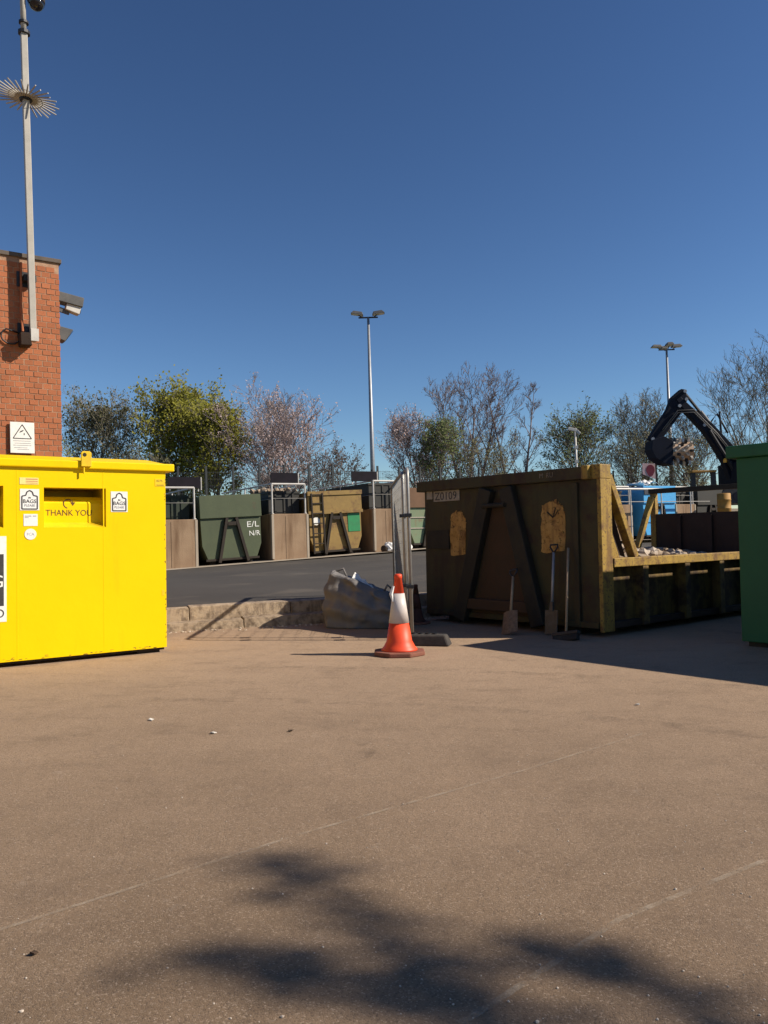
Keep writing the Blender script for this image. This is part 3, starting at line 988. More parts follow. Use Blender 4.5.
# sides: rail, posts, recessed sheet
for side, xo in (('near', W3), ('far', 0.0)):
    sgn = 1 if side == 'near' else -1
    xa, xb = (W3-.10, W3+.02) if side == 'near' else (-.02, .10)
    MB().box(xa, xb, .2005, SL-.1, .80, .905).build('side_rail', 'skip', sk, bevel=.008)
    xs0, xs1 = (W3-.13, W3-.11) if side == 'near' else (.11, .13)
    MB().box(xs0, xs1, .2005, SL-.1, .10, .86).build('side_sheet', 'skip_side', sk)
    for y in (.86, 1.82, 2.70, 3.6, 4.5, 5.4):
        MB().box(xs1+.0005 if side == 'near' else xa+.01, xb-.008 if side == 'near' else xs0-.0005, y-.06, y+.06, .08, .7995).build('side_post', 'skip_side', sk, bevel=.008)
    if side == 'near':
        for a, c in (((W3-.055, .19, SH-.10), (W3-.055, .70, .9055)),):
            MB().bar(a, c, .11, .085, (0, 1, 0)).build('diagonal_brace', 'skip', sk, bevel=.008)
        MB().prism([(W3-.06, .2005, .9055), (W3-.06, .42, .9055), (W3-.06, .2005, 1.37)], (-.02, 0, 0)).build('gusset', 'skip', sk)
        MB().prism([(W3-.102, .2005, 1.0), (W3-.102, .60, .9055), (W3-.102, .2005, 1.84)], (-.012, 0, 0)).build('gap_shade_sheet', 'skip_in', sk)  # added dark sheet, standing in for the shaded hole behind the brace
    else:
        MB().bar((.055, .19, SH-.10), (.055, .70, .9055), .11, .085, (0, 1, 0)).build('diagonal_brace', 'skip', sk, bevel=.008)
    # rear frame
    MB().bar((xo-sgn*.055, SL-.05, .10), (xo-sgn*.055, SL-.05, 1.93), .11, .10, (0, 1, 0)).build('rear_post', 'skip', sk, bevel=.008)
    MB().bar((xo-sgn*.055, SL-.65, .9055), (xo-sgn*.055, SL-.13, 1.86), .10, .085, (0, 1, 0)).build('diagonal_brace', 'skip', sk, bevel=.008)
MB().box(-.02, W3+.02, SL-.12, SL, 1.9305, 2.02).build('rear_beam', 'skip_leg', sk, bevel=.008)
MB().box(.115, W3-.115, SL-.09, SL-.03, .12, 1.54).build('tailgate', 'skip_in', sk)
for x in (.6, 1.2, 1.8, 2.4):
    MB().box(x-.04, x+.04, SL-.14, SL-.0905, .16, 1.5).build('tailgate_rib', 'skip_in', sk)

# rubble heap in the skip
rg = random.Random(3)
mb, mb2 = MB(), MB()
for i in range(620):
    x, y = rg.uniform(.18, 2.82), rg.uniform(.35, SL-.25)
    hz = .80+.13*math.sin(x*2.1+.4)*math.cos(y*1.3)+.20*math.exp(-((y-1.35)**2/.35+(x-2.0)**2/.6))
    r_ = rg.choice((.035, .05, .07, .1))
    (mb if rg.random() < .75 else mb2).rock((x, y, hz-r_*.4), r_, rg)
mh = MB()
nx, ny = 14, 26
hf = lambda x, y: .74+.13*math.sin(x*2.1+.4)*math.cos(y*1.3)+.20*math.exp(-((y-1.35)**2/.35+(x-2.0)**2/.6))
for i in range(nx):
    for j in range(ny):
        xa, xb = .14+i*(2.72/nx), .14+(i+1)*(2.72/nx)
        ya, yb2 = .1+j*(5.6/ny), .1+(j+1)*(5.6/ny)
        mh.quad((xa, ya, hf(xa, ya)), (xb, ya, hf(xb, ya)), (xb, yb2, hf(xb, yb2)), (xa, yb2, hf(xa, yb2)))
b0 = len(mb.v)
mb.v += mh.v
mb.f += [tuple(b0+i for i in f) for f in mh.f]
hp = bpy.data.objects.new('rubble_heap', mb.mesh('rubble_heap'))
hp.data.materials.append(M['rubble'])
C.objects.link(hp)
hp.matrix_world = sk.matrix_world.copy()
tag(hp, 'heap of broken stone and rubble filling the open skip', 'rubble', kind='stuff')
o = mb2.build('pale_chunks', 'pale_rubble', hp, fix=False)
o['kind'] = 'stuff'

# ------------------------------------------------------------------ tools leaning on the skip
skm = sk.matrix_world


def lean(name, label, cat, bx, by, tx, ty, tz, bz=0.0):
    """Empty at the tool's foot; local +Z runs up the handle (skip coordinates)."""
    a = skm @ Vector((bx, by, bz))
    b_ = skm @ Vector((tx, ty, tz))
    o = bpy.data.objects.new(name, None)
    o.empty_display_size = .1
    C.objects.link(o)
    q = (b_-a).to_track_quat('Z', 'Y')
    # keep the tool's flat side parallel to the skip front
    z = (b_-a).normalized()
    x = skm.to_3x3() @ Vector((1, 0, 0))
    x = (x-z*x.dot(z)).normalized()
    y = z.cross(x)
    mm = Matrix((x, y, z)).transposed().to_4x4()
    o.matrix_world = Matrix.Translation(a) @ mm
    tag(o, label, cat)
    return o, (b_-a).length


def dgrip(mb, z, r_=.011, wd=.055):
    mb.tube([(0, 0, z-.10), (-wd, 0, z-.03), (-wd, 0, z), (wd, 0, z), (wd, 0, z-.03), (0, 0, z-.10)], r_, 7)
    return mb


t1, L1 = lean('spade', 'grey shafted spade with black D handle leaning on the skip front', 'spade', 2.42, -.24, 2.375, -.085, 1.07)
dgrip(MB(), L1).build('grip', 'dark_metal', t1, smooth=True)
MB().tube([(0, 0, .34), (0, 0, L1-.09)], [.018, .016], 8).build('shaft', 'grey_handle', t1, smooth=True)
MB().hexa([(-.09, -.006, .015), (.09, -.006, .015), (.09, .006, .015), (-.09, .006, .015), (-.095, -.012, .30), (.095, -.012, .30), (.095, 0, .30), (-.095, 0, .30)]).hexa([(-.03, -.02, .28), (.03, -.02, .28), (.03, .015, .28), (-.03, .015, .28), (-.018, -.018, .40), (.018, -.018, .40), (.018, .018, .40), (-.018, .018, .40)]).build('blade', 'steel_blade', t1, bevel=.003)

t2, L2 = lean('yard_broom', 'wide black yard broom with thin wooden pole leaning on the skip', 'broom', 2.80, -.45, 2.576, -.075, 1.03)
MB().tube([(0, 0, .06), (0, 0, L2)], .0145, 8).build('pole', 'wood', t2, smooth=True)
MB().box(-.17, .17, -.035, .035, .055, .095).build('head', 'dark_metal', t2, bevel=.006)
mb = MB()
for i in range(34):
    for j in range(4):
        x, y = -.16+i*.0097, -.026+j*.017
        mb.hexa([(x-.004, y-.01, -.008), (x+.004, y-.01, -.008), (x+.004, y+.001, -.008), (x-.004, y+.001, -.008), (x-.003, y-.003, .055), (x+.003, y-.003, .055), (x+.003, y+.003, .055), (x-.003, y+.003, .055)])
o = mb.build('bristles', 'foot', t2, fix=False)

t3, L3 = lean('shovel', 'muddy shovel with dark D handle leaning left of the hook frame leg', 'shovel', 2.02, -.52, 1.80, -.17, .76)
dgrip(MB(), L3).build('grip', 'dark_metal', t3, smooth=True)
MB().tube([(0, 0, .30), (0, 0, L3-.09)], [.017, .015], 8).build('shaft', 'wood', t3, smooth=True)
mb = MB()
for i in range(6):
    a0_, a1_ = -.12+i*.04, -.12+(i+1)*.04
    cv = lambda a: -.03*(1-(a/.12)**2)
    mb.hexa([(a0_, cv(a0_), .0+.03*(abs(a0_)/.12)), (a1_, cv(a1_), .03*(abs(a1_)/.12)), (a1_, cv(a1_)+.006, .03*(abs(a1_)/.12)), (a0_, cv(a0_)+.006, .03*(abs(a0_)/.12)),
             (a0_*.85, cv(a0_)-.008, .30), (a1_*.85, cv(a1_)-.008, .30), (a1_*.85, cv(a1_)-.002, .30), (a0_*.85, cv(a0_)-.002, .30)])
mb.build('blade', 'bristle', t3, smooth=False)

# ------------------------------------------------------------------ dark green container at the right edge
gc = thing('green_container', 'dark green steel container with overhanging lid at the right edge', 'container', (3.68, 8.364, -.044), R(-50.4), TILT)
GW, GD = 3.4, 6.0
MB().box(0, GW, 0, GD, .05, 1.955).build('body', 'green_bin', gc, bevel=.008)
MB().box(-.085, GW+.085, -.06, GD+.06, 1.956, 2.085).build('lid_rim', 'green_bin', gc, bevel=.012)
MB().hexa([(.3, .3, 2.0855), (GW, .3, 2.0855), (GW, GD-.3, 2.0855), (.3, GD-.3, 2.0855), (.9, .9, 2.12), (GW-.25, .9, 2.12), (GW-.25, GD-.9, 2.12), (.9, GD-.9, 2.12)]).build('lid_top', 'green_bin', gc)
for x in (.05, GW-.25):
    MB().box(x, x+.2, .05, GD-.05, 0, .0495).build('skid', 'under', gc)
for x in (.9, 1.8, 2.7):
    MB().box(x-.03, x+.03, -.03, -.0005, .12, 1.95).build('side_rib', 'green_bin', gc, bevel=.004)
o = MB().box(-.045, -.0005, .12, .2, .45, .50).build('latch', 'white_metal', gc, bevel=.004)

# ------------------------------------------------------------------ mesh fence panels, feet, cones, bag


def fence_panel(label, a, c, h=2.0, za=None, zc=None):
    a, c = Vector(a), Vector(c)
    za = yz(*a) if za is None else za
    d = (c-a)
    L = d.length
    o = thing('mesh_fence_panel', label, 'fence panel', (a.x, a.y, za), math.atan2(d.y, d.x), group='temporary mesh fence panels')
    mb = MB()
    mb.tube([(0, 0, .03), (0, 0, h-.12), (.035, 0, h-.03), (.12, 0, h), (L-.12, 0, h), (L-.035, 0, h-.03), (L, 0, h-.12), (L, 0, .03)], .021, 10)
    mb.tube([(0, 0, .18), (L, 0, .18)], .016, 8)
    mb.build('frame', 'galv', o, smooth=True)
    mw = MB()
    n_ = int(L/.055)
    for i in range(1, n_):
        mw.tube([(i*L/n_, 0, .18), (i*L/n_, 0, h)], .0018, 3, cap=False)
    for i in range(1, 13):
        z = .18+(h-.18)*i/13
        mw.tube([(0, 0, z), (L, 0, z)], .0018, 3, cap=False)
    q = mw.build('mesh_infill', 'galv', o, fix=False)
    q['kind'] = 'stuff'
    for z in (1.45, .62):
        MB().box(-.05, .06, -.035, .05, z-.02, z+.02).build('clamp', 'dark_metal', o, bevel=.004)
    return o


fence_panel('nearest galvanised mesh fence panel seen edge-on behind the orange cone', (.285, 9.32), (.23, 12.05))
fence_panel('galvanised mesh fence panel leaning along the left of the nearest panel', (.235, 9.55), (.13, 12.1), 1.97)


def fence_foot(label, x, y, rz):
    o = thing('fence_foot', label, 'fence foot', on_yard(x, y), rz, TILT, group='fence feet')
    MB().hexa([(-.30, -.11, 0), (.30, -.11, 0), (.30, .11, 0), (-.30, .11, 0), (-.25, -.08, .12), (.25, -.08, .12), (.25, .08, .12), (-.25, .08, .12)]).build('block', 'foot', o, bevel=.02)
    for x_ in (-.12, -.04, .04, .12):
        MB().lathe([(.028, .1205), (.028, .135), (.02, .135), (.02, .124)], 10, o=(x_, 0, 0)).build('socket', 'dark_metal', o)
    return o


fence_foot('dark rubber fence foot right of the orange cone', .40, 8.88, R(-15))


def cone(label, x, y, h, rz=0.0, sc=1.0, in_shade=False):
    o = thing('traffic_cone', label, 'traffic cone', on_yard(x, y), rz, TILT, group='traffic cones')
    o.scale = (sc, sc, sc)
    s_ = .255
    b8 = []
    for k in range(8):
        a = PI/8+k*PI/4
        b8.append((s_*math.cos(a)/math.cos(PI/8), s_*math.sin(a)/math.cos(PI/8)))
    MB().prism([(p[0], p[1], 0) for p in b8][::-1], (0, 0, .045)).build('base', 'cone_base', o, bevel=.012)
    rad = lambda z: .140+(.030-.140)*((z-.045)/(h-.045))
    z1, z2 = h*.395, h*.76
    MB().lathe([(.185, .0455), (.182, .06), (.160, .085), (rad(.14)+.004, .14), (rad(z1), z1)], 32).build('lower_body', 'cone_in_shade' if in_shade else 'cone_red', o, smooth=True)
    MB().lathe([(rad(z1)+.004, z1+.0005), (rad(z2)+.004, z2)], 32).build('reflective_sleeve', 'cone_in_shade' if in_shade else 'cone_white', o, smooth=True)
    MB().lathe([(rad(z2), z2+.0005), (rad(h-.05), h-.05), (.040, h-.049), (.040, h-.012), (.028, h)], 32).build('tip', 'cone_in_shade' if in_shade else 'cone_red', o, smooth=True)
    return o


cn = cone('orange and white traffic cone standing in the sun before the fence', .115, 8.20, .82)
MB().tube([(-.05, -.045, .70), (-.075, -.05, .62), (-.06, -.055, .54)], [.012, .02, .008], 6).build('white_tag', 'white_plastic', cn)
cone('red traffic cone coloured dark as if in shade, half hidden behind the fence beside the skip', .40, 11.05, .75, R(20), .72, in_shade=True)

# builder's bag: slumped sack with folded top
bagt = thing('rubble_bag', 'slumped grey woven rubble bag beside the cone', 'bag', on_yard(-.30, 10.95), R(-12), TILT)
import bmesh
bm = bmesh.new()
bmesh.ops.create_cube(bm, size=1.0)
bmesh.ops.subdivide_edges(bm, edges=bm.edges[:], cuts=19, use_grid_fill=True)
from mathutils import noise as mn
for v in bm.verts:
    p = v.co.copy()
    zf = p.z+.5
    px, py = p.x, p.y
    rr = max(abs(px), abs(py))*2
    ln = math.hypot(px, py)
    if ln > 1e-6:
        k_ = rr*.5/ln
        px, py = px*(1-.45+.45*k_*1.05), py*(1-.45+.45*k_*1.05)
    bulge = 1+.16*math.sin(zf*PI)-.18*zf
    left = -px
    top = .58+.20*left*1.5-.10*py
    z = zf*top
    fold = .035*math.sin(px*17+zf*4+py*9)*zf + .03*math.sin(zf*19+px*5)*(.4+zf*.6)*(1 if zf < .98 else .3)
    q = Vector((px*.98*bulge+fold*.5, py*.85*bulge+fold, z))
    nz = mn.noise_vector(q*3.2)*.075+mn.noise_vector(q*8)*.032+mn.noise_vector(q*19)*.012
    rd = 1-abs(mn.noise(q*4.5+Vector((3, 1, 7))))*2
    rd2 = 1-abs(mn.noise(Vector((q.x*9, q.y*9, q.z*4))))*2
    nz = nz*.45+q.normalized()*(.030*max(0, rd)**3+.030*max(0, rd2)**4-.02)
    nz.z *= min(1, zf*3)
    v.co = q+nz
    v.co.z = max(.0, v.co.z)
me = bpy.data.meshes.new('sack')
bm.to_mesh(me)
bm.free()
me.polygons.foreach_set('use_smooth', [True]*len(me.polygons))
sk_b = link('sack', me, 'bag', bagt)
ss = sk_b.modifiers.new('sub', 'SUBSURF')
ss.levels = ss.render_levels = 1
mb = MB()
fx = [(-.10+.045*i, -.27+.02*math.sin(i*2.1), .70-.036*i+.018*math.sin(i*2.7)) for i in range(7)]
for p, q in zip(fx, fx[1:]):
    mb.quad((p[0], p[1]-.03, p[2]-.035), (q[0], q[1]-.03, q[2]-.03), (q[0]+.02, q[1]+.06, q[2]+.03), (p[0]+.02, p[1]+.06, p[2]+.035))
mb.build('plastic_film', 'white_plastic', bagt, smooth=True, fix=False)
MB().tube([(-.38, -.18, .60), (-.36, -.16, .74), (-.26, -.14, .78), (-.20, -.18, .66)], .016, 6).build('lifting_strap', 'bag', bagt, smooth=True)
MB().tube([(.30, -.18, .46), (.36, -.20, .56), (.40, -.1, .50), (.38, .05, .42)], .016, 6).build('lifting_strap', 'bag', bagt, smooth=True)

# ------------------------------------------------------------------ the row of bays


def roro(label, t, mt, style='plain', header=None, w_=2.06, h=2.25, group='containers in the bays', db_=0.0):
    z = row_z(t+1)+.008
    o = thing('bay_container', label, 'container', RP(t, .12+db_, z), R(30), 0.0, group=group)
    slope = math.atan(.036) if t < 8 else 0
    o.matrix_world = o.matrix_world @ Matrix.Rotation(-slope, 4, 'Y')
    o.location.z -= slope*1.0
    zt = h*.675
    pr = [(.20, .16), (.02, .62), (.0, zt), (.0, h-.01), (w_, h-.01), (w_, zt), (w_-.02, .62), (w_-.20, .16)]
    MB().prism([(p[0], 0, p[1]) for p in pr], (0, 5.4, 0)).build('body', mt, o)
    MB().box(-.02, w_+.02, -.07, -.0005, zt, h+.01).build('header_panel', header or mt, o, bevel=.008)
    MB().box(.3, .5, .2, 5.2, 0.0, .159).build('skid_rail', 'frame_rust', o)
    MB().box(w_-.5, w_-.3, .2, 5.2, 0.0, .159).build('skid_rail', 'frame_rust', o)
    MB().bar((w_/2-.16, -.05, zt-.01), (w_/2-.48, -.05, .06), .12, .09, (1, 0, 0)).build('hook_frame_leg', 'frame_rust', o)
    MB().bar((w_/2+.16, -.05, zt-.01), (w_/2+.50, -.05, .06), .12, .09, (1, 0, 0)).build('hook_frame_leg', 'frame_rust', o)
    MB().box(w_/2-.14, w_/2+.14, -.11, -.02, zt-.26, zt-.14).build('hook_bar', 'frame_rust', o)
    MB().box(.12, w_-.12, -.03, -.0005, .12, .19).build('bottom_beam', 'frame_rust', o)
    return o, zt


g1, zt = roro('olive green container lettered E/L N/R in the bays', .10, 'far_green')
text('lettering', 'E/L', .27, 'white_text', g1, (1.55, -.006, 1.17), .003, sx=1.3)
text('lettering', 'N/R', .24, 'white_text', g1, (1.62, -.006, .88), .003, sx=1.0)
g2, zt = roro('ochre container with green sign and ladder rungs in the bays', 3.93, 'far_brown')
MB().box(1.52, 2.0, -.016, -.0005, .80, 1.44).build('green_sign', 'sign_green', g2)
MB().lathe([(.14, 0), (.14, .012)], 18, m=Matrix.Translation((.28, -.0005, 1.23)) @ Matrix.Rotation(PI/2, 4, 'X')).build('round_sticker', 'white_sticker', g2)
for x in (.10, .52):
    MB().box(x-.025, x+.025, -.13, -.075, .10, 2.2).build('ladder_rail', 'frame_rust', g2)
for z in (.45, .8, 1.15, 1.5, 1.85, 2.15):
    MB().box(.126, .494, -.12, -.085, z-.018, z+.018).build('ladder_rung', 'frame_rust', g2)
MB().box(-.04, 2.10, -.11, -.071, 2.12, 2.27).build('top_rim', 'far_brown', g2)
MB().box(-.04, 2.10, -.11, -.071, 1.47, 1.58).build('lower_rim', 'far_brown', g2)
g3, zt = roro('weathered mint green container between fence panel and skip', 8.0, 'far_mint', header='far_rust')
for z in (.75, 1.15):
    MB().box(0.02, 2.04, -.03, -.0005, z-.02, z+.02).build('strap_rail', 'plate', g3)
roro('rust brown container farther along the bays', 11.9, 'far_rust')
roro('navy container farther along the bays', 15.8, 'far_navy')
g6, zt = roro('sky blue container at the far end of the bays', 20.1, 'far_blue', db_=-.25, h=2.38)
MB().box(-.0, .5, -.11, -.071, 2.0, 2.3).build('dark_panel', 'far_navy', g6)
roro('dark container past the sky blue one', 24.0, 'deck_dark')


def pier(label, t, width=1.32):
    z = row_z(t+.6)
    top = row_z(t)+1.57
    o = thing('concrete_pier', label, 'concrete pier', RP(t, 0, z-.03), R(30), group='concrete piers between the bays')
    hh = top-z+.03
    MB().box(.0, width, .0, 6.55, -.05, hh-.001).build('wall', 'pier', o, bevel=.02)
    MB().box(width*.36, width*.36+.012, -.004, -.0002, .05, hh-.08).build('stain_joint', 'skip_mid', o)
    MB().box(-.02, .06, -.012, .1, .06, hh-.02).build('edge_strip', 'apron', o)
    MB().box(width-.06, width+.02, -.012, .1, .06, hh-.02).build('edge_strip', 'apron', o)
    return o


def pier_rail(label, t, width=1.32, h=1.02):
    z = row_z(t)+1.57
    o = thing('guard_rail', label, 'guard rail', RP(t, .10, z), R(30), group='guard rails on the piers')
    for x in (.05, width-.05):
        MB().tube([(x, 0, 0), (x, 0, h)], .032, 8).build('post', 'white_metal', o)
        MB().tube([(x, 2.6, 0), (x, 2.6, h)], .028, 8).build('post', 'white_metal', o)
        MB().tube([(x, 0, h), (x, 5.2, h)], .030, 8).build('side_rail', 'white_metal', o)
        MB().tube([(x, 0, h*.5), (x, 5.2, h*.5)], .014, 6).build('side_rail', 'galv', o)
        MB().lathe([(.06, 0), (.06, .03)], 10, o=(x, 0, 0)).build('base_plate', 'white_metal', o)
    MB().tube([(.05, 0, h), (width-.05, 0, h)], .034, 8).build('top_rail', 'white_metal', o)
    MB().tube([(.05, 0, h*.52), (width-.05, 0, h*.52)], .010, 6).build('mid_rail', 'galv', o)
    return o


def deck_box(label, t, mt, w_=1.15, h=.78, b0=.5, dd=3.5):
    z = row_z(t)+1.57
    o = thing('deck_container', label, 'container', RP(t+.08, b0, z), R(30), group='dark boxes on the piers')
    MB().box(0, w_, 0, dd, 0.02, h).build('body', mt, o, bevel=.01)
    MB().box(-.03, w_+.03, -.03, dd+.03, h-.06, h+.02).build('rim', mt, o)
    for x in (.25, .58, .9):
        MB().box(x-.03, x+.03, -.03, -.0005, .06, h-.065).build('rib', mt, o)
    return o, z


def sign_board(label, t, w_=1.05, hh=.36, z_off=2.90, b=.16):
    z = row_z(t)+z_off
    o = thing('sign_board', label, 'sign board', RP(t, b, z), R(30), group='black sign boards above the bays')
    MB().box(0, w_, 0, .03, 0, hh).build('board', 'board', o, bevel=.005)
    for x in (.06, w_-.06):
        MB().box(x-.022, x+.022, .0305, .07, -.10, hh).build('post', 'white_metal', o)
    MB().box(w_+.002, w_+.03, -.012, .05, -.06, hh).build('edge_post', 'white_metal', o)
    return o


ptags = [(-1.42, 'leftmost tan concrete pier beside the yellow bank'), (2.48, 'tan concrete pier between the green and ochre containers'),
         (6.42, 'tan concrete pier with rubbish sack at its foot'), (10.3, 'tan concrete pier hidden behind the rusty skip'),
         (14.2, 'tan concrete pier before the navy container'), (18.2, 'tan concrete pier left of the sky blue container'),
         (22.4, 'tan concrete pier right of the sky blue container')]
for t, lb in ptags:
    pier(lb, t)
rtags = [(-1.42, 'white guard rail on the leftmost pier'), (2.48, 'white guard rail on the pier between green and ochre containers'),
         (6.42, 'white guard rail on the pier behind the fence panels'), (18.2, 'white guard rail on the pier left of the blue container'),
         (22.4, 'white guard rail on the pier right of the blue container')]
for t, lb in rtags:
    pier_rail(lb, t, h=1.02 if t < 10 else .80)
deck_box('dark green steel box behind the leftmost guard rail', -1.42, 'deck_green')
d2, dz = deck_box('black steel box topped with rubble behind the middle guard rail', 2.48, 'deck_dark')
deck_box('black ribbed steel box behind the guard rail by the fence', 6.42, 'deck_dark', h=.95)
deck_box('black steel box left of the sky blue container', 18.2, 'deck_dark', h=.62)
deck_box('black steel box right of the sky blue container', 22.4, 'deck_dark', h=.6)
mb = MB()
rg = random.Random(5)
for i in range(70):
    mb.rock((rg.uniform(.08, 1.05), rg.uniform(.05, 2.5), .80+.1*rg.random()), rg.uniform(.06, .14), rg)
o = mb.build('rubble_pile', 'rubble', None, fix=False)
o.matrix_world = d2.matrix_world.copy()
tag(o, 'pinkish rubble piled on the black box', 'rubble', kind='stuff')
sign_board('black sign board above the leftmost pier', -.95, z_off=2.56)
sign_board('black sign board above the middle pier', 2.53, w_=1.0, z_off=2.62)
sign_board('black sign board right of the ochre container', 5.62, w_=1.05, z_off=2.60)
# far hand rail in front of the deck at the right
hr = thing('hand_rail', 'long white hand rail behind the skip before the blue container', 'hand rail', RP(16.6, -.9, row_z(17)), R(30))
for i in range(4):
    MB().tube([(i*1.9, 0, 0), (i*1.9, 0, 2.18)], .028, 8).build('post', 'white_metal', hr)
MB().tube([(-1.2, 0, 2.2), (7.0, 0, 2.2)], .045, 8).build('top_rail', 'white_metal', hr)
MB().tube([(0, 0, 1.65), (7.0, 0, 1.65)], .018, 6).build('mid_rail', 'galv', hr)

# white rubbish sacks at the foot of the third pier
rs = thing('rubbish_sack', 'white and brown rubbish sacks dumped at the foot of a pier', 'rubbish sack', RP(7.0, -.5, row_z(7)+.01), R(30))
rg = random.Random(11)
for i, (x, y, r_, mt) in enumerate(((-.25, 0, .22, 'white_plastic'), (.15, .05, .26, 'pale_rubble'), (.42, -.02, .20, 'white_plastic'), (.0, -.15, .15, 'dead_leaf'), (-.45, .02, .14, 'dead_leaf'))):
    bm = bmesh.new()
    bmesh.ops.create_icosphere(bm, subdivisions=3, radius=r_)
    for v in bm.verts:
        v.co += mn.noise_vector(v.co*9+Vector((i*7, 0, 0)))*r_*.35
        v.co.z = max(v.co.z*.85, -r_*.6)
        v.co += Vector((x, y, r_*.6))
    me = bpy.data.meshes.new('sack')
    bm.to_mesh(me)
    bm.free()
    link('sack', me, mt, rs)

# small things on the deck behind the bays
rg = random.Random(21)
for i, (t, lb, mt, w_, h) in enumerate(((1.3, 'dark crate on the deck behind the olive container', 'deck_dark', 1.1, .75), (-.1, 'long pale low wall behind the leftmost pier', 'plate', 2.2, .85),
                                       (9.6, 'dark flat crate on the deck behind the mint container', 'deck_dark', 2.0, .9), (4.9, 'dark crate on the deck behind the ochre container', 'deck_dark', .8, .95))):
    o = thing('deck_crate', lb, 'crate', RP(t, 7.4, deck_z(t)), R(30), group='crates on the upper deck')
    MB().box(0, w_, 0, .9, .02, h).build('body', mt, o, bevel=.02)
    MB().box(-.03, w_+.03, -.03, .93, h+.0005, h+.06).build('lid', mt, o)
    MB().box(.1, .2, -.04, -.0005, .1, h-.1).build('handle', 'galv', o)

# ------------------------------------------------------------------ security fence beyond
sf = thing('security_fence', 'dark steel mesh security fence with tall posts beyond the deck', 'fence', RP(-16, 11.3, deck_z(0)), R(30))
pm = MB().box(-.045, .045, -.04, .04, -.35, 2.62).mesh('fence_post')
pm.materials.append(M['fence_dark'])
mw = MB()
NP = 42
for i in range(NP):
    x = i*1.32
    o = bpy.data.objects.new('fence_post', pm)
    C.objects.link(o)
    o.parent = sf
    o.location = (x, 0, deck_z(-16+x)-deck_z(0)+.02)
    if i < NP-1:
        zo = deck_z(-16+x)-deck_z(0)
        for k in range(1, 14):
            mw.box(x+k*.094-.004, x+k*.094+.004, -.004, .004, zo+.05, zo+2.4)
        for k in range(8):
            z = zo+.1+k*.32
            mw.box(x+.045, x+1.275, -.006, .006, z-.006, z+.006)
o = mw.build('mesh_infill', 'fence_dark', sf, fix=False)
o['kind'] = 'stuff'

# ------------------------------------------------------------------ lamp posts and a camera mast


def lamp_post(label, x, y, z0, ztop, heads, rz=0.0):
    o = thing('lamp_post', label, 'lamp post', (x, y, z0), rz, group='tall lamp posts')
    H_ = ztop-z0
    MB().tube([(0, 0, 0), (0, 0, H_*.33), (0, 0, H_-.35)], [.15, .125, .07], 12).build('pole', 'lamp_pole', o, smooth=True)
    MB().tube([(-.55, 0, H_-.34), (.55, 0, H_-.34)], .045, 8).build('cross_arm', 'dark_metal', o)
    MB().box(-.13, -.02, -.13, .13, 2.3, 3.0).build('control_box', 'dark_metal', o)
    for hx, hy, rot, tl in heads:
        m_ = Matrix.Translation((hx, hy, H_-.12)) @ Matrix.Rotation(rot, 4, 'Z') @ Matrix.Rotation(tl, 4, 'Y')
        hd = MB().hexa([m_ @ Vector(p) for p in ((-.36, -.24, -.05), (.36, -.24, -.05), (.36, .24, -.05), (-.36, .24, -.05), (-.22, -.16, .13), (.26, -.16, .13), (.26, .16, .13), (-.22, .16, .13))]).build('floodlight_head', 'lamp_head', o, bevel=.02)
        MB().hexa([m_ @ Vector(p) for p in ((-.32, -.2, -.058), (.32, -.2, -.058), (.32, .2, -.058), (-.32, .2, -.058), (-.32, -.2, -.0502), (.32, -.2, -.0502), (.32, .2, -.0502), (-.32, .2, -.0502))]).build('glass', 'white_sticker', hd)
        MB().bar((hx*.55, hy*.55, H_-.33), m_ @ Vector((0, 0, -.02)), .05, .05).build('bracket', 'dark_metal', o)
    return o


lamp_post('tall twin headed lamp post behind the ochre container', -.565, 45, 2.0, 14.0, [(-.62, 0, 0, R(10)), (.58, 0, PI, R(8))])
lamp_post('tall lamp post with flat spread heads behind the excavator', 19.88, 55, 2.0, 13.9, [(-.7, 0, 0, R(3)), (.7, 0, PI, R(3)), (0, -.55, PI/2, R(3)), (0, .55, -PI/2, R(3))])
cm = thing('camera_mast', 'thin white mast with a white camera rising behind the skip', 'mast', (10.21, 42, 2.2), 0)
MB().tube([(0, 0, 0), (-.02, 0, 4.35)], [.075, .05], 8).build('pole', 'white_metal', cm, smooth=True)
MB().bar((-.40, 0, 4.42), (.06, 0, 4.32), .16, .16).build('camera_body', 'white_metal', cm, bevel=.02)
MB().bar((.06, 0, 4.30), (.22, -.05, 4.12), .16, .14).build('camera_hood', 'white_metal', cm, bevel=.02)
MB().box(-.09, .09, -.09, .09, 3.35, 3.5).box(-.09, .07, -.09, .09, 2.6, 2.75).build('junction_box', 'white_metal', cm)

# ------------------------------------------------------------------ excavator with studded roller
EY = 40.0
ex = thing('excavator', 'dark blue excavator with raised boom holding a studded roller', 'excavator', (19.2, EY, 2.27), 0)
eo = Vector((19.2, EY, 2.27))


def E_(x, z, y=0.0):
    return Vector((x-eo.x, y, z-eo.z))


def plate(pts, y0, y1):
    return MB().prism([E_(p[0], p[1], y0) for p in pts], (0, y1-y0, 0))


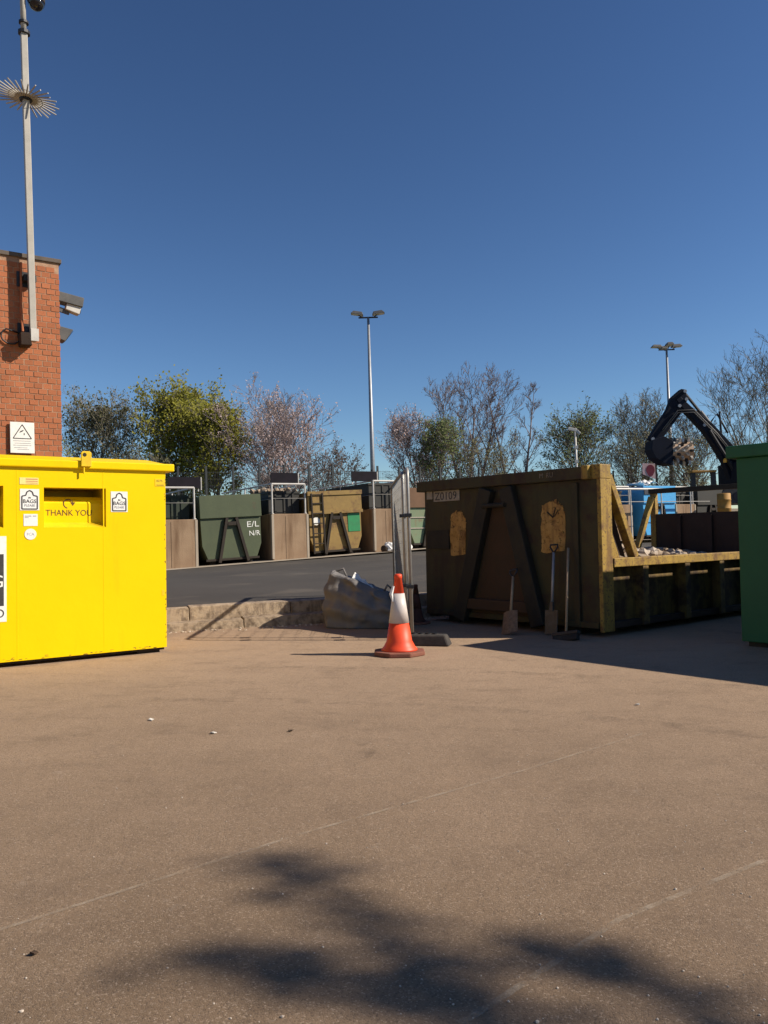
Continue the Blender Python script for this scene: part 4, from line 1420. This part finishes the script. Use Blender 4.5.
# boom: curved box section
boom = [(17.9, 3.2), (17.35, 3.4), (16.85, 4.9), (16.05, 6.05), (15.0, 7.25), (14.75, 7.62), (15.0, 7.75), (15.5, 7.25), (16.55, 6.35), (17.5, 5.25), (17.95, 4.1)]
plate(boom, -.25, .25).build('boom', 'exc', ex, bevel=.03)
stick = [(13.32, 5.72), (13.55, 5.52), (14.10, 5.80), (14.98, 6.92), (15.32, 7.55), (15.28, 8.12), (15.05, 8.16), (14.55, 7.75), (14.30, 7.15)]
plate(stick, -.2, .2).build('stick', 'exc', ex, bevel=.03)
MB().tube([E_(15.22, 8.05), E_(16.0, 7.0)], .075, 8).tube([E_(16.0, 7.0), E_(17.1, 5.45)], .13, 10).build('stick_cylinder', 'dark_metal', ex)
for y in (-.42, .42):
    MB().tube([E_(16.3, 6.0, y), E_(17.2, 4.4, y)], .07, 8).tube([E_(17.2, 4.4, y), E_(17.8, 3.2, y)], .12, 10).build('boom_cylinder', 'dark_metal', ex)
MB().tube([E_(13.9, 6.0), E_(14.5, 6.6)], .06, 8).build('tilt_link', 'dark_metal', ex)
MB().tube([E_(16.5, 6.4, .1), E_(16.9, 6.9, .1), E_(17.4, 5.9, .1)], .05, 6).build('hydraulic_hose', 'dark_metal', ex, smooth=True)
MB().tube([E_(17.05, 5.4), E_(16.98, 7.0)], .05, 6).build('work_light_mast', 'dark_metal', ex)
for px_, pz_ in ((15.25, 7.62), (15.2, 8.02), (13.5, 5.68), (17.7, 3.45), (16.1, 6.3), (14.9, 7.3)):
    MB().tube([E_(px_, pz_, -.30), E_(px_, pz_, .30)], .085, 10).build('pivot_pin', 'lamp_pole', ex)
for dz_ in (0, .12):
    MB().tube([E_(17.6, 4.5+dz_, -.28), E_(16.7, 5.75+dz_, -.29), E_(15.6, 6.95+dz_, -.29), E_(14.8, 6.95+dz_, -.26), E_(14.0, 6.0+dz_, -.26)], .028, 6).build('hydraulic_hose', 'lamp_head', ex, smooth=True)
# roller: half-round guard plate and studded drum
guard = [(13.38, 5.60), (13.32, 5.15), (13.50, 4.72), (13.95, 4.42), (14.36, 4.34), (14.40, 5.55), (13.95, 5.78)]
plate(guard, -.55, .55).build('roller_guard', 'exc', ex, bevel=.02)
dr = MB().tube([E_(14.36, 5.02), E_(15.44, 5.02)], .50, 28).build('drum', 'drum', ex, smooth=False)
for i in range(5):
    for k in range(10):
        a = 2*PI*(k+.5*(i % 2))/10
        c_ = E_(14.45+i*.215, 5.02)
        dv = Vector((0, math.cos(a), math.sin(a)))
        MB().tube([c_+dv*.46, c_+dv*.72], [.10, .055], 4).build('tooth', 'tooth' if (i+k) % 3 else 'dark_metal', dr)
# body (mostly behind the green container)
MB().box(-1.9, 1.8, -1.3, 1.3, 1.05, 2.1).build('house', 'exc', ex, bevel=.06)
cabx = MB().box(-1.6, -.2, -1.28, -.1, 2.1005, 2.9).build('cab', 'exc', ex, bevel=.05)
MB().box(-1.5, -.3, -1.30, -1.285, 2.3, 2.78).build('cab_window', 'glass_dark', cabx)
MB().box(.6, 1.75, -1.25, 1.25, 2.1005, 2.2).build('engine_cover', 'exc', ex, bevel=.06)
MB().tube([(-.6, 0, .8), (-.6, 0, 1.05)], .9, 20).build('slew_ring', 'dark_metal', ex)
for y in (-1.4, .8):
    tp = [(-2.9, .25), (-2.7, .03), (1.9, .03), (2.2, .25), (2.2, .65), (1.9, .85), (-2.6, .85), (-2.9, .6)]
    tr = MB().prism([(p[0], y, p[1]) for p in tp], (0, .6, 0)).build('track', 'dark_metal', ex, bevel=.04)
    for k in range(6):
        MB().tube([(-2.1+k*.72, y-.02, .38), (-2.1+k*.72, y+.62, .38)], .24, 12).build('track_roller', 'exc', tr)
MB().lathe([(.09, 0), (.09, .12), (.05, .2)], 10, o=(-2.3, -.6, 2.1)).build('beacon', 'amber', ex)
MB().box(-4.1, -2.9, -1.0, -.6, 1.62, 1.72).build('platform_step', 'ochre', ex, bevel=.02)
for x0, z0 in ((-4.1, .02), (-3.1, .02)):
    MB().box(x0, x0+.2, -.9, -.7, z0, 1.6195).build('platform_leg', 'dark_metal', ex)
# clutter left of the excavator
bd = thing('steel_drum', 'ochre steel drum standing before the excavator', 'drum', RP(24.6, -.9, row_z(24)), 0)
MB().lathe([(.30, .0), (.30, 1.3), (.32, 1.32), (.30, 1.34), (.30, 1.7), (.32, 1.72), (.30, 1.74), (.30, 2.0), (.27, 2.02)], 20).build('shell', 'ochre', bd, smooth=True)
MB().lathe([(.04, 2.0201), (.04, 2.05)], 8, o=(.14, 0, 0)).build('bung', 'dark_metal', bd)
ps = thing('pink_sign', 'small pink sign with a maroon roundel on a dark post', 'sign', (13.78, 41.0, 2.3), 0)
MB().box(.22, .30, 0, .06, 0, 2.30).build('post', 'dark_metal', ps)
MB().prism([(-.45, -.02, 1.72), (.20, -.02, 1.45), (.20, -.02, 2.25), (-.45, -.02, 2.28)], (0, .03, 0)).build('panel', 'pink', ps)
MB().prism([(-.05+.22*math.cos(a), -.03, 1.93+.27*math.sin(a)-(.06 if math.sin(a) < -.8 else 0)) for a in [2*PI*k/18 for k in range(18)]], (0, .009, 0)).build('roundel', 'maroon', ps)
wl = thing('white_sheet', 'white crumpled sheet lying on the sky blue container', 'sheet', RP(20.6, .6, row_z(20)+2.40), R(30))
mb = MB()
for i in range(8):
    for j in range(4):
        f_ = lambda a, c: (a*.17, c*.2, .12+.10*math.sin(a*1.3+c)+.05*math.cos(c*2.1+a*.5)+.02*a)
        mb.quad(f_(i, j), f_(i+1, j), f_(i+1, j+1), f_(i, j+1))
o = mb.build('sheet', 'white_plastic', wl, smooth=True, fix=False)
sm = o.modifiers.new('s', 'SOLIDIFY')
sm.thickness = .01

# ------------------------------------------------------------------ trees
def grow_tree(seed, H_, spread, env, n1=16, n2=7, n3=5, n4=3, trunk_r=.16, up=.35, up2=.12, wob=.25, t_min=.2, stems=1, asc=.9, twig_r=.011, droop=0.0):
    rg = random.Random(seed)
    tr, br, tips = MB(), MB(), []

    def rv():
        return Vector((rg.gauss(0, 1), rg.gauss(0, 1), rg.gauss(0, 1)))

    def limb(p, d, L, r0, lev):
        n_ = 5 if lev < 2 else (4 if lev == 2 else 3)
        pts, rad = [p.copy()], [r0]
        for i in range(n_):
            d = (d+rv()*wob*.32+Vector((0, 0, 1))*(up2-droop*(i/n_))).normalized()
            p = p+d*(L/n_)
            pts.append(p.copy())
            rad.append(max(r0*(1-.8*(i+1)/n_), twig_r*.6))
        sides = 6 if lev == 0 else (5 if lev == 1 else 3)
        (tr if lev <= 1 else br).tube(pts, rad, sides, cap=False)
        return pts, rad

    def at_(pts, f):
        k = min(int(f*(len(pts)-1)), len(pts)-2)
        u = f*(len(pts)-1)-k
        return pts[k].lerp(pts[k+1], u), (pts[k+1]-pts[k]).normalized()

    def child_dir(d, spreadang):
        o_ = rv()
        o_ = (o_-d*o_.dot(d))
        o_.normalize()
        return (d*math.cos(spreadang)+o_*math.sin(spreadang)).normalized()

    for s_ in range(stems):
        a0 = 2*PI*s_/max(stems, 1)+rg.random()
        lean_ = 0.0 if stems == 1 else .16+.1*rg.random()
        d0 = Vector((math.cos(a0)*lean_, math.sin(a0)*lean_, 1)).normalized()
        hh = H_*(1 if s_ == 0 else rg.uniform(.78, .95))
        pts = [Vector((math.cos(a0)*.1*(stems > 1), math.sin(a0)*.1*(stems > 1), -.4))]
        rad = [trunk_r*1.25]
        d = d0
        for i in range(9):
            d = (d+rv()*.05+Vector((0, 0, .04))).normalized()
            pts.append(pts[-1]+d*((hh+.4)/9.0))
            rad.append(max(trunk_r*(1-.92*(i+1)/9), .02))
        tr.tube(pts, rad, 8, cap=False)
        m1 = n1 if stems == 1 else max(6, int(n1*1.3/stems))
        for i in range(m1):
            f = t_min+(1-t_min)*(i+rg.random()*.8)/m1
            p, dd = at_(pts, min(f, .985))
            a = i*2.4+rg.uniform(-.5, .5)
            fl = (f-t_min)/(1-t_min)
            L = spread*env(fl)*rg.uniform(.75, 1.15)
            dv = Vector((math.cos(a), math.sin(a), asc+up*fl*2)).normalized()
            r1 = max(.02, trunk_r*.5*(1-.75*f))
            p1, _ = limb(p, dv, L, r1, 1)
            for j in range(n2):
                f2 = .2+.8*(j+rg.random())/n2
                q, dq = at_(p1, min(f2, .99))
                L2 = L*(.58-.28*f2)*rg.uniform(.7, 1.25)
                p2, _ = limb(q, child_dir(dq, rg.uniform(.5, .95)), L2, max(r1*.45*(1-.5*f2), .014), 2)
                for k in range(n3):
                    f3 = .2+.8*(k+rg.random())/n3
                    q3, d3 = at_(p2, min(f3, .99))
                    L3 = max(.25, L2*rg.uniform(.35, .7))
                    p3, _ = limb(q3, child_dir(d3, rg.uniform(.4, .9)), L3, twig_r*1.2, 3)
                    tips += p3[1:]
                    for m_ in range(n4):
                        q4, d4 = at_(p3, rg.uniform(.25, .98))
                        p4, _ = limb(q4, child_dir(d4, rg.uniform(.4, .9)), max(.18, L3*rg.uniform(.35, .6)), twig_r, 4)
                        tips += p4[1:]
    return tr, br, tips, rg


def leaves(tips, rg, per, size, jit=.12):
    mb = MB()
    V_, F_ = mb.v, mb.f
    for t in tips:
        k = int(per)+(1 if rg.random() < per-int(per) else 0)
        for _ in range(k):
            c = t+Vector((rg.gauss(0, jit), rg.gauss(0, jit), rg.gauss(0, jit)))
            s_ = size*rg.uniform(.55, 1.35)
            u = Vector((rg.gauss(0, 1), rg.gauss(0, 1), rg.gauss(0, 1))).normalized()
            v_ = u.orthogonal().normalized()
            b = len(V_)
            u, v_ = u*s_, v_*s_*.62
            V_ += [tuple(c-u), tuple(c+v_), tuple(c+u), tuple(c-v_)]
            F_.append((b, b+1, b+2, b+3))
    return mb


def tree(label, x, y, z0, leaf, per, size, bark='bark', group='trees beyond the fence', cat='tree', name='tree', jit=.12, rz=0.0, **kw):
    o = thing(name, label, cat, (x, y, z0), rz, group=group)
    tr, br, tips, rg = grow_tree(**kw)
    tr.build('trunk', bark, o, smooth=True, fix=False)
    br.build('branches', bark, o, fix=False)
    if per:
        leaves(tips, rg, per, size, jit).build('crown', leaf, o, fix=False)
    return o


round_ = lambda f: max(.25, math.sin(PI*min(1, f*.85+.12))**.7)
upr = lambda f: max(.2, 1.0-.75*f)
wide = lambda f: .55+.45*math.sin(PI*f*.9+.1)
TZ = 2.0
tree('dull grey green tree beside the brick building', -18.6, 52, TZ, 'leaf_dark', .4, .085, H_=6.7, spread=3.9, env=round_, seed=1, n1=26, n2=9, n3=5, n4=3, t_min=.12, bark='bark_olive', twig_r=.014, jit=.2)
tree('leafy yellow green tree left of the lamp post', -12.9, 51, TZ, 'leaf_spring', 1.1, .095, H_=7.2, spread=3.9, env=round_, seed=2, n1=30, n2=9, n3=5, n4=3, t_min=.12, jit=.2)
tree('second leafy yellow green tree right beside the first', -10.2, 50, TZ, 'leaf_spring', .8, .095, H_=6.6, spread=3.0, env=round_, seed=3, n1=24, n2=8, n3=5, n4=3, t_min=.2, jit=.2)
tree('bare grey tree behind the leafy yellow green trees', -7.9, 56, TZ, 'leaf_brown', .03, .05, H_=7.9, spread=3.4, env=round_, seed=4, n1=22, n2=7, n3=5, n4=3, bark='bark_red', asc=1.2, twig_r=.014)
tree('spreading pale blossom tree left of the tall lamp post', -6.3, 49, TZ, 'blossom', .65, .06, H_=4.2, spread=4.7, env=wide, seed=5, n1=18, n2=8, n3=5, n4=3, bark='bark_red', asc=.75, t_min=.15, stems=2, twig_r=.014, jit=.15)
tree('low blossom tree right of the tall lamp post', 2.0, 50, TZ, 'blossom', .5, .055, H_=3.9, spread=3.6, env=wide, seed=6, n1=16, n2=8, n3=6, n4=3, bark='bark_red', t_min=.12, twig_r=.014, jit=.15)
tree('dark green budding tree behind the number plate', 3.3, 48, TZ, 'leaf_mid', .65, .075, H_=5.2, spread=2.4, env=round_, seed=7, n1=20, n2=7, n3=5, n4=3, bark='bark_red', t_min=.1, jit=.18)
tree('tall bare reddish tree with upright limbs behind the skip', 5.5, 52, TZ, 'leaf_brown', .03, .045, H_=8.7, spread=2.9, env=wide, seed=8, n1=24, n2=7, n3=5, n4=3, bark='bark_red', stems=3, asc=1.3, t_min=.2, twig_r=.014)
tree('slender bare tree standing apart right of the reddish one', 8.7, 52, TZ, 'leaf_brown', .04, .04, H_=8.6, spread=2.6, env=upr, seed=9, n1=18, n2=6, n3=4, n4=2, bark='bark_red', asc=.9, t_min=.2, trunk_r=.13, stems=2, twig_r=.014)
tree('green leafing tree behind the camera mast', 12.2, 50, TZ, 'leaf_mid', .45, .08, H_=5.2, spread=3.2, env=round_, seed=10, n1=24, n2=8, n3=5, n4=3, t_min=.1, jit=.2, bark='bark_olive', twig_r=.013)
tree('olive budding tree behind the skip corner post', 16.3, 51, TZ, 'leaf_olive', .2, .055, H_=5.6, spread=3.4, env=wide, seed=12, n1=20, n2=8, n3=5, n4=3, bark='bark_olive', stems=3, asc=1.1, t_min=.15, twig_r=.014)
tree('small bare tree between roller and boom', 19.4, 50, TZ, 'leaf_brown', .1, .05, H_=4.2, spread=2.8, env=wide, seed=13, n1=16, n2=7, n3=5, n4=3, bark='bark', t_min=.1, twig_r=.014)
tree('large bare tree behind the excavator boom', 24.2, 51, TZ, 'leaf_brown', .02, .045, H_=8.0, spread=4.4, env=wide, seed=14, n1=22, n2=7, n3=5, n4=3, bark='bark_olive', stems=3, asc=1.1, t_min=.18, twig_r=.014)
tree('yellow green shrub tree above the green container', 23.6, 44, TZ, 'leaf_spring', .7, .07, H_=5.0, spread=1.6, env=upr, seed=15, n1=16, n2=6, n3=5, n4=3, t_min=.08)
# low scrub along the fence
for i, (x, y, lf, lb) in enumerate(((-14.5, 46, 'leaf_dark', 'scrub bush below the leafy trees'), (-3.0, 47, 'leaf_brown', 'bare scrub bush below the blossom tree'),
                                    (6.2, 47, 'leaf_olive', 'scrub bush below the tall bare tree'), (14.6, 47, 'leaf_dark', 'scrub bush between the green and olive trees'),
                                    (18.2, 48, 'leaf_olive', 'scrub bush behind the studded roller'), (-20.5, 47, 'leaf_spring', 'scrub bush low beside the brick wall'))):
    tree(lb, x, y, TZ, lf, .8, .06, group='scrub bushes along the fence', cat='bush', name='bush', H_=3.2, spread=2.6, env=wide, seed=30+i, n1=13, n2=6, n3=4, n4=2, t_min=.05, trunk_r=.06, stems=2)

# roadside tree out of the picture at the right; its boughs shade the foreground
st = thing('yard_tree', 'leafy tree right of the camera that shades the foreground', 'tree', on_yard(11.6, -1.35), 0)
rg = random.Random(40)
so = Vector(on_yard(11.6, -1.35))
tr_ = MB()
trunk_pts = [Vector((0, 0, -.3)), Vector((.03, .02, 1.2)), Vector((-.05, .05, 2.6)), Vector((-.1, .12, 3.9)), Vector((-.12, .2, 5.4)), Vector((-.1, .22, 7.2))]
tr_.tube(trunk_pts, [.19, .17, .15, .12, .09, .05], 10)


def shade_pt(gx_, gy_, s_):
    return Vector((gx_, gy_, 0))+sunv*s_-so


boughs = []
for gpts in (((.42, 1.75), (.10, 2.25), (-.12, 2.62), (-.50, 3.12)), ((.42, 1.72), (.12, 2.08), (-.22, 2.25), (-.62, 2.34)), ((1.15, 1.55), (.82, 2.0), (.58, 2.22), (.36, 2.45))):
    pts = [shade_pt(a, b_, 12.6+.25*i) for i, (a, b_) in enumerate(gpts)]
    pts = [trunk_pts[4]+Vector((0, 0, .1)), pts[0].lerp(trunk_pts[4], .4)]+pts
    boughs.append(pts)
    tr_.tube(pts, [.05, .035, .025, .02, .015, .008], 7)
lf_ = MB()
tips = []
for bi, pts in enumerate(boughs):
    core_ = pts[2:]
    for k in range(len(core_)-1):
        for q in range(40 if bi < 2 else 30):
            f = rg.random()
            p = core_[k].lerp(core_[k+1], f)
            taper = 1-.55*((k+f)/3)
            d = Vector((rg.gauss(0, 1), rg.gauss(0, 1), rg.gauss(0, 1))).normalized()
            e = p+d*.21*taper*rg.uniform(.3, 1.1)
            tr_.tube([p, e], [.006, .003], 3, cap=False)
            tips.append(e)
lv1 = leaves(tips, rg, 3, .042, .05)
tr2, br2, tips2, rg2 = grow_tree(41, 6.2, 2.0, round_, n1=14, n2=6, n3=4, n4=2, t_min=.45)
shift = Vector((1.2, -2.4, .3))
b0 = len(tr_.v)
# crown on the side away from the camera
lv2 = leaves([t+shift for t in tips2 if t.z > 2.6], rg2, 1.0, .06)
tr_.v += [tuple(Vector(v)+shift) for v in br2.v]
tr_.f += [tuple(b0+i for i in f) for f in br2.f]
b0 = len(tr_.v)
tr_.v += [tuple(Vector(v)+shift) for v in tr2.v]
tr_.f += [tuple(b0+i for i in f) for f in tr2.f]
tr_.build('trunk', 'bark', st, smooth=True, fix=False)
b0 = len(lv1.v)
lv1.v += lv2.v
lv1.f += [tuple(b0+i for i in f) for f in lv2.f]
lv1.build('crown', 'leaf_mid', st, fix=False)

# ------------------------------------------------------------------ small litter on the yard
for lb, x, y, mt, sz in (('small pale paper scrap on the left of the yard', -1.1, 5.0, 'litter', .02), ('dark dead leaf left of the yard centre', -.62, 5.02, 'dead_leaf', .02),
                         ('dark dead leaf at the lower left of the yard', -1.06, 2.37, 'dead_leaf', .012), ('tiny pale scrap before the yellow bank', -1.6, 5.4, 'litter', .022),
                         ('pale paper scrap on the right of the yard', 1.72, 5.6, 'litter', .016)):
    o = MB().prism([(-sz, -sz*.5, 0), (sz*.2, -sz*.8, .004), (sz, -sz*.1, .0), (sz*.6, sz*.6, .007), (-sz*.5, sz*.7, .003)], (0, 0, .004)).build('litter', mt, None)
    o.location = on_yard(x, y, .003)
    o.rotation_euler = (0.02, TILT, x*3)
    tag(o, lb, 'litter', 'bits of litter on the yard')
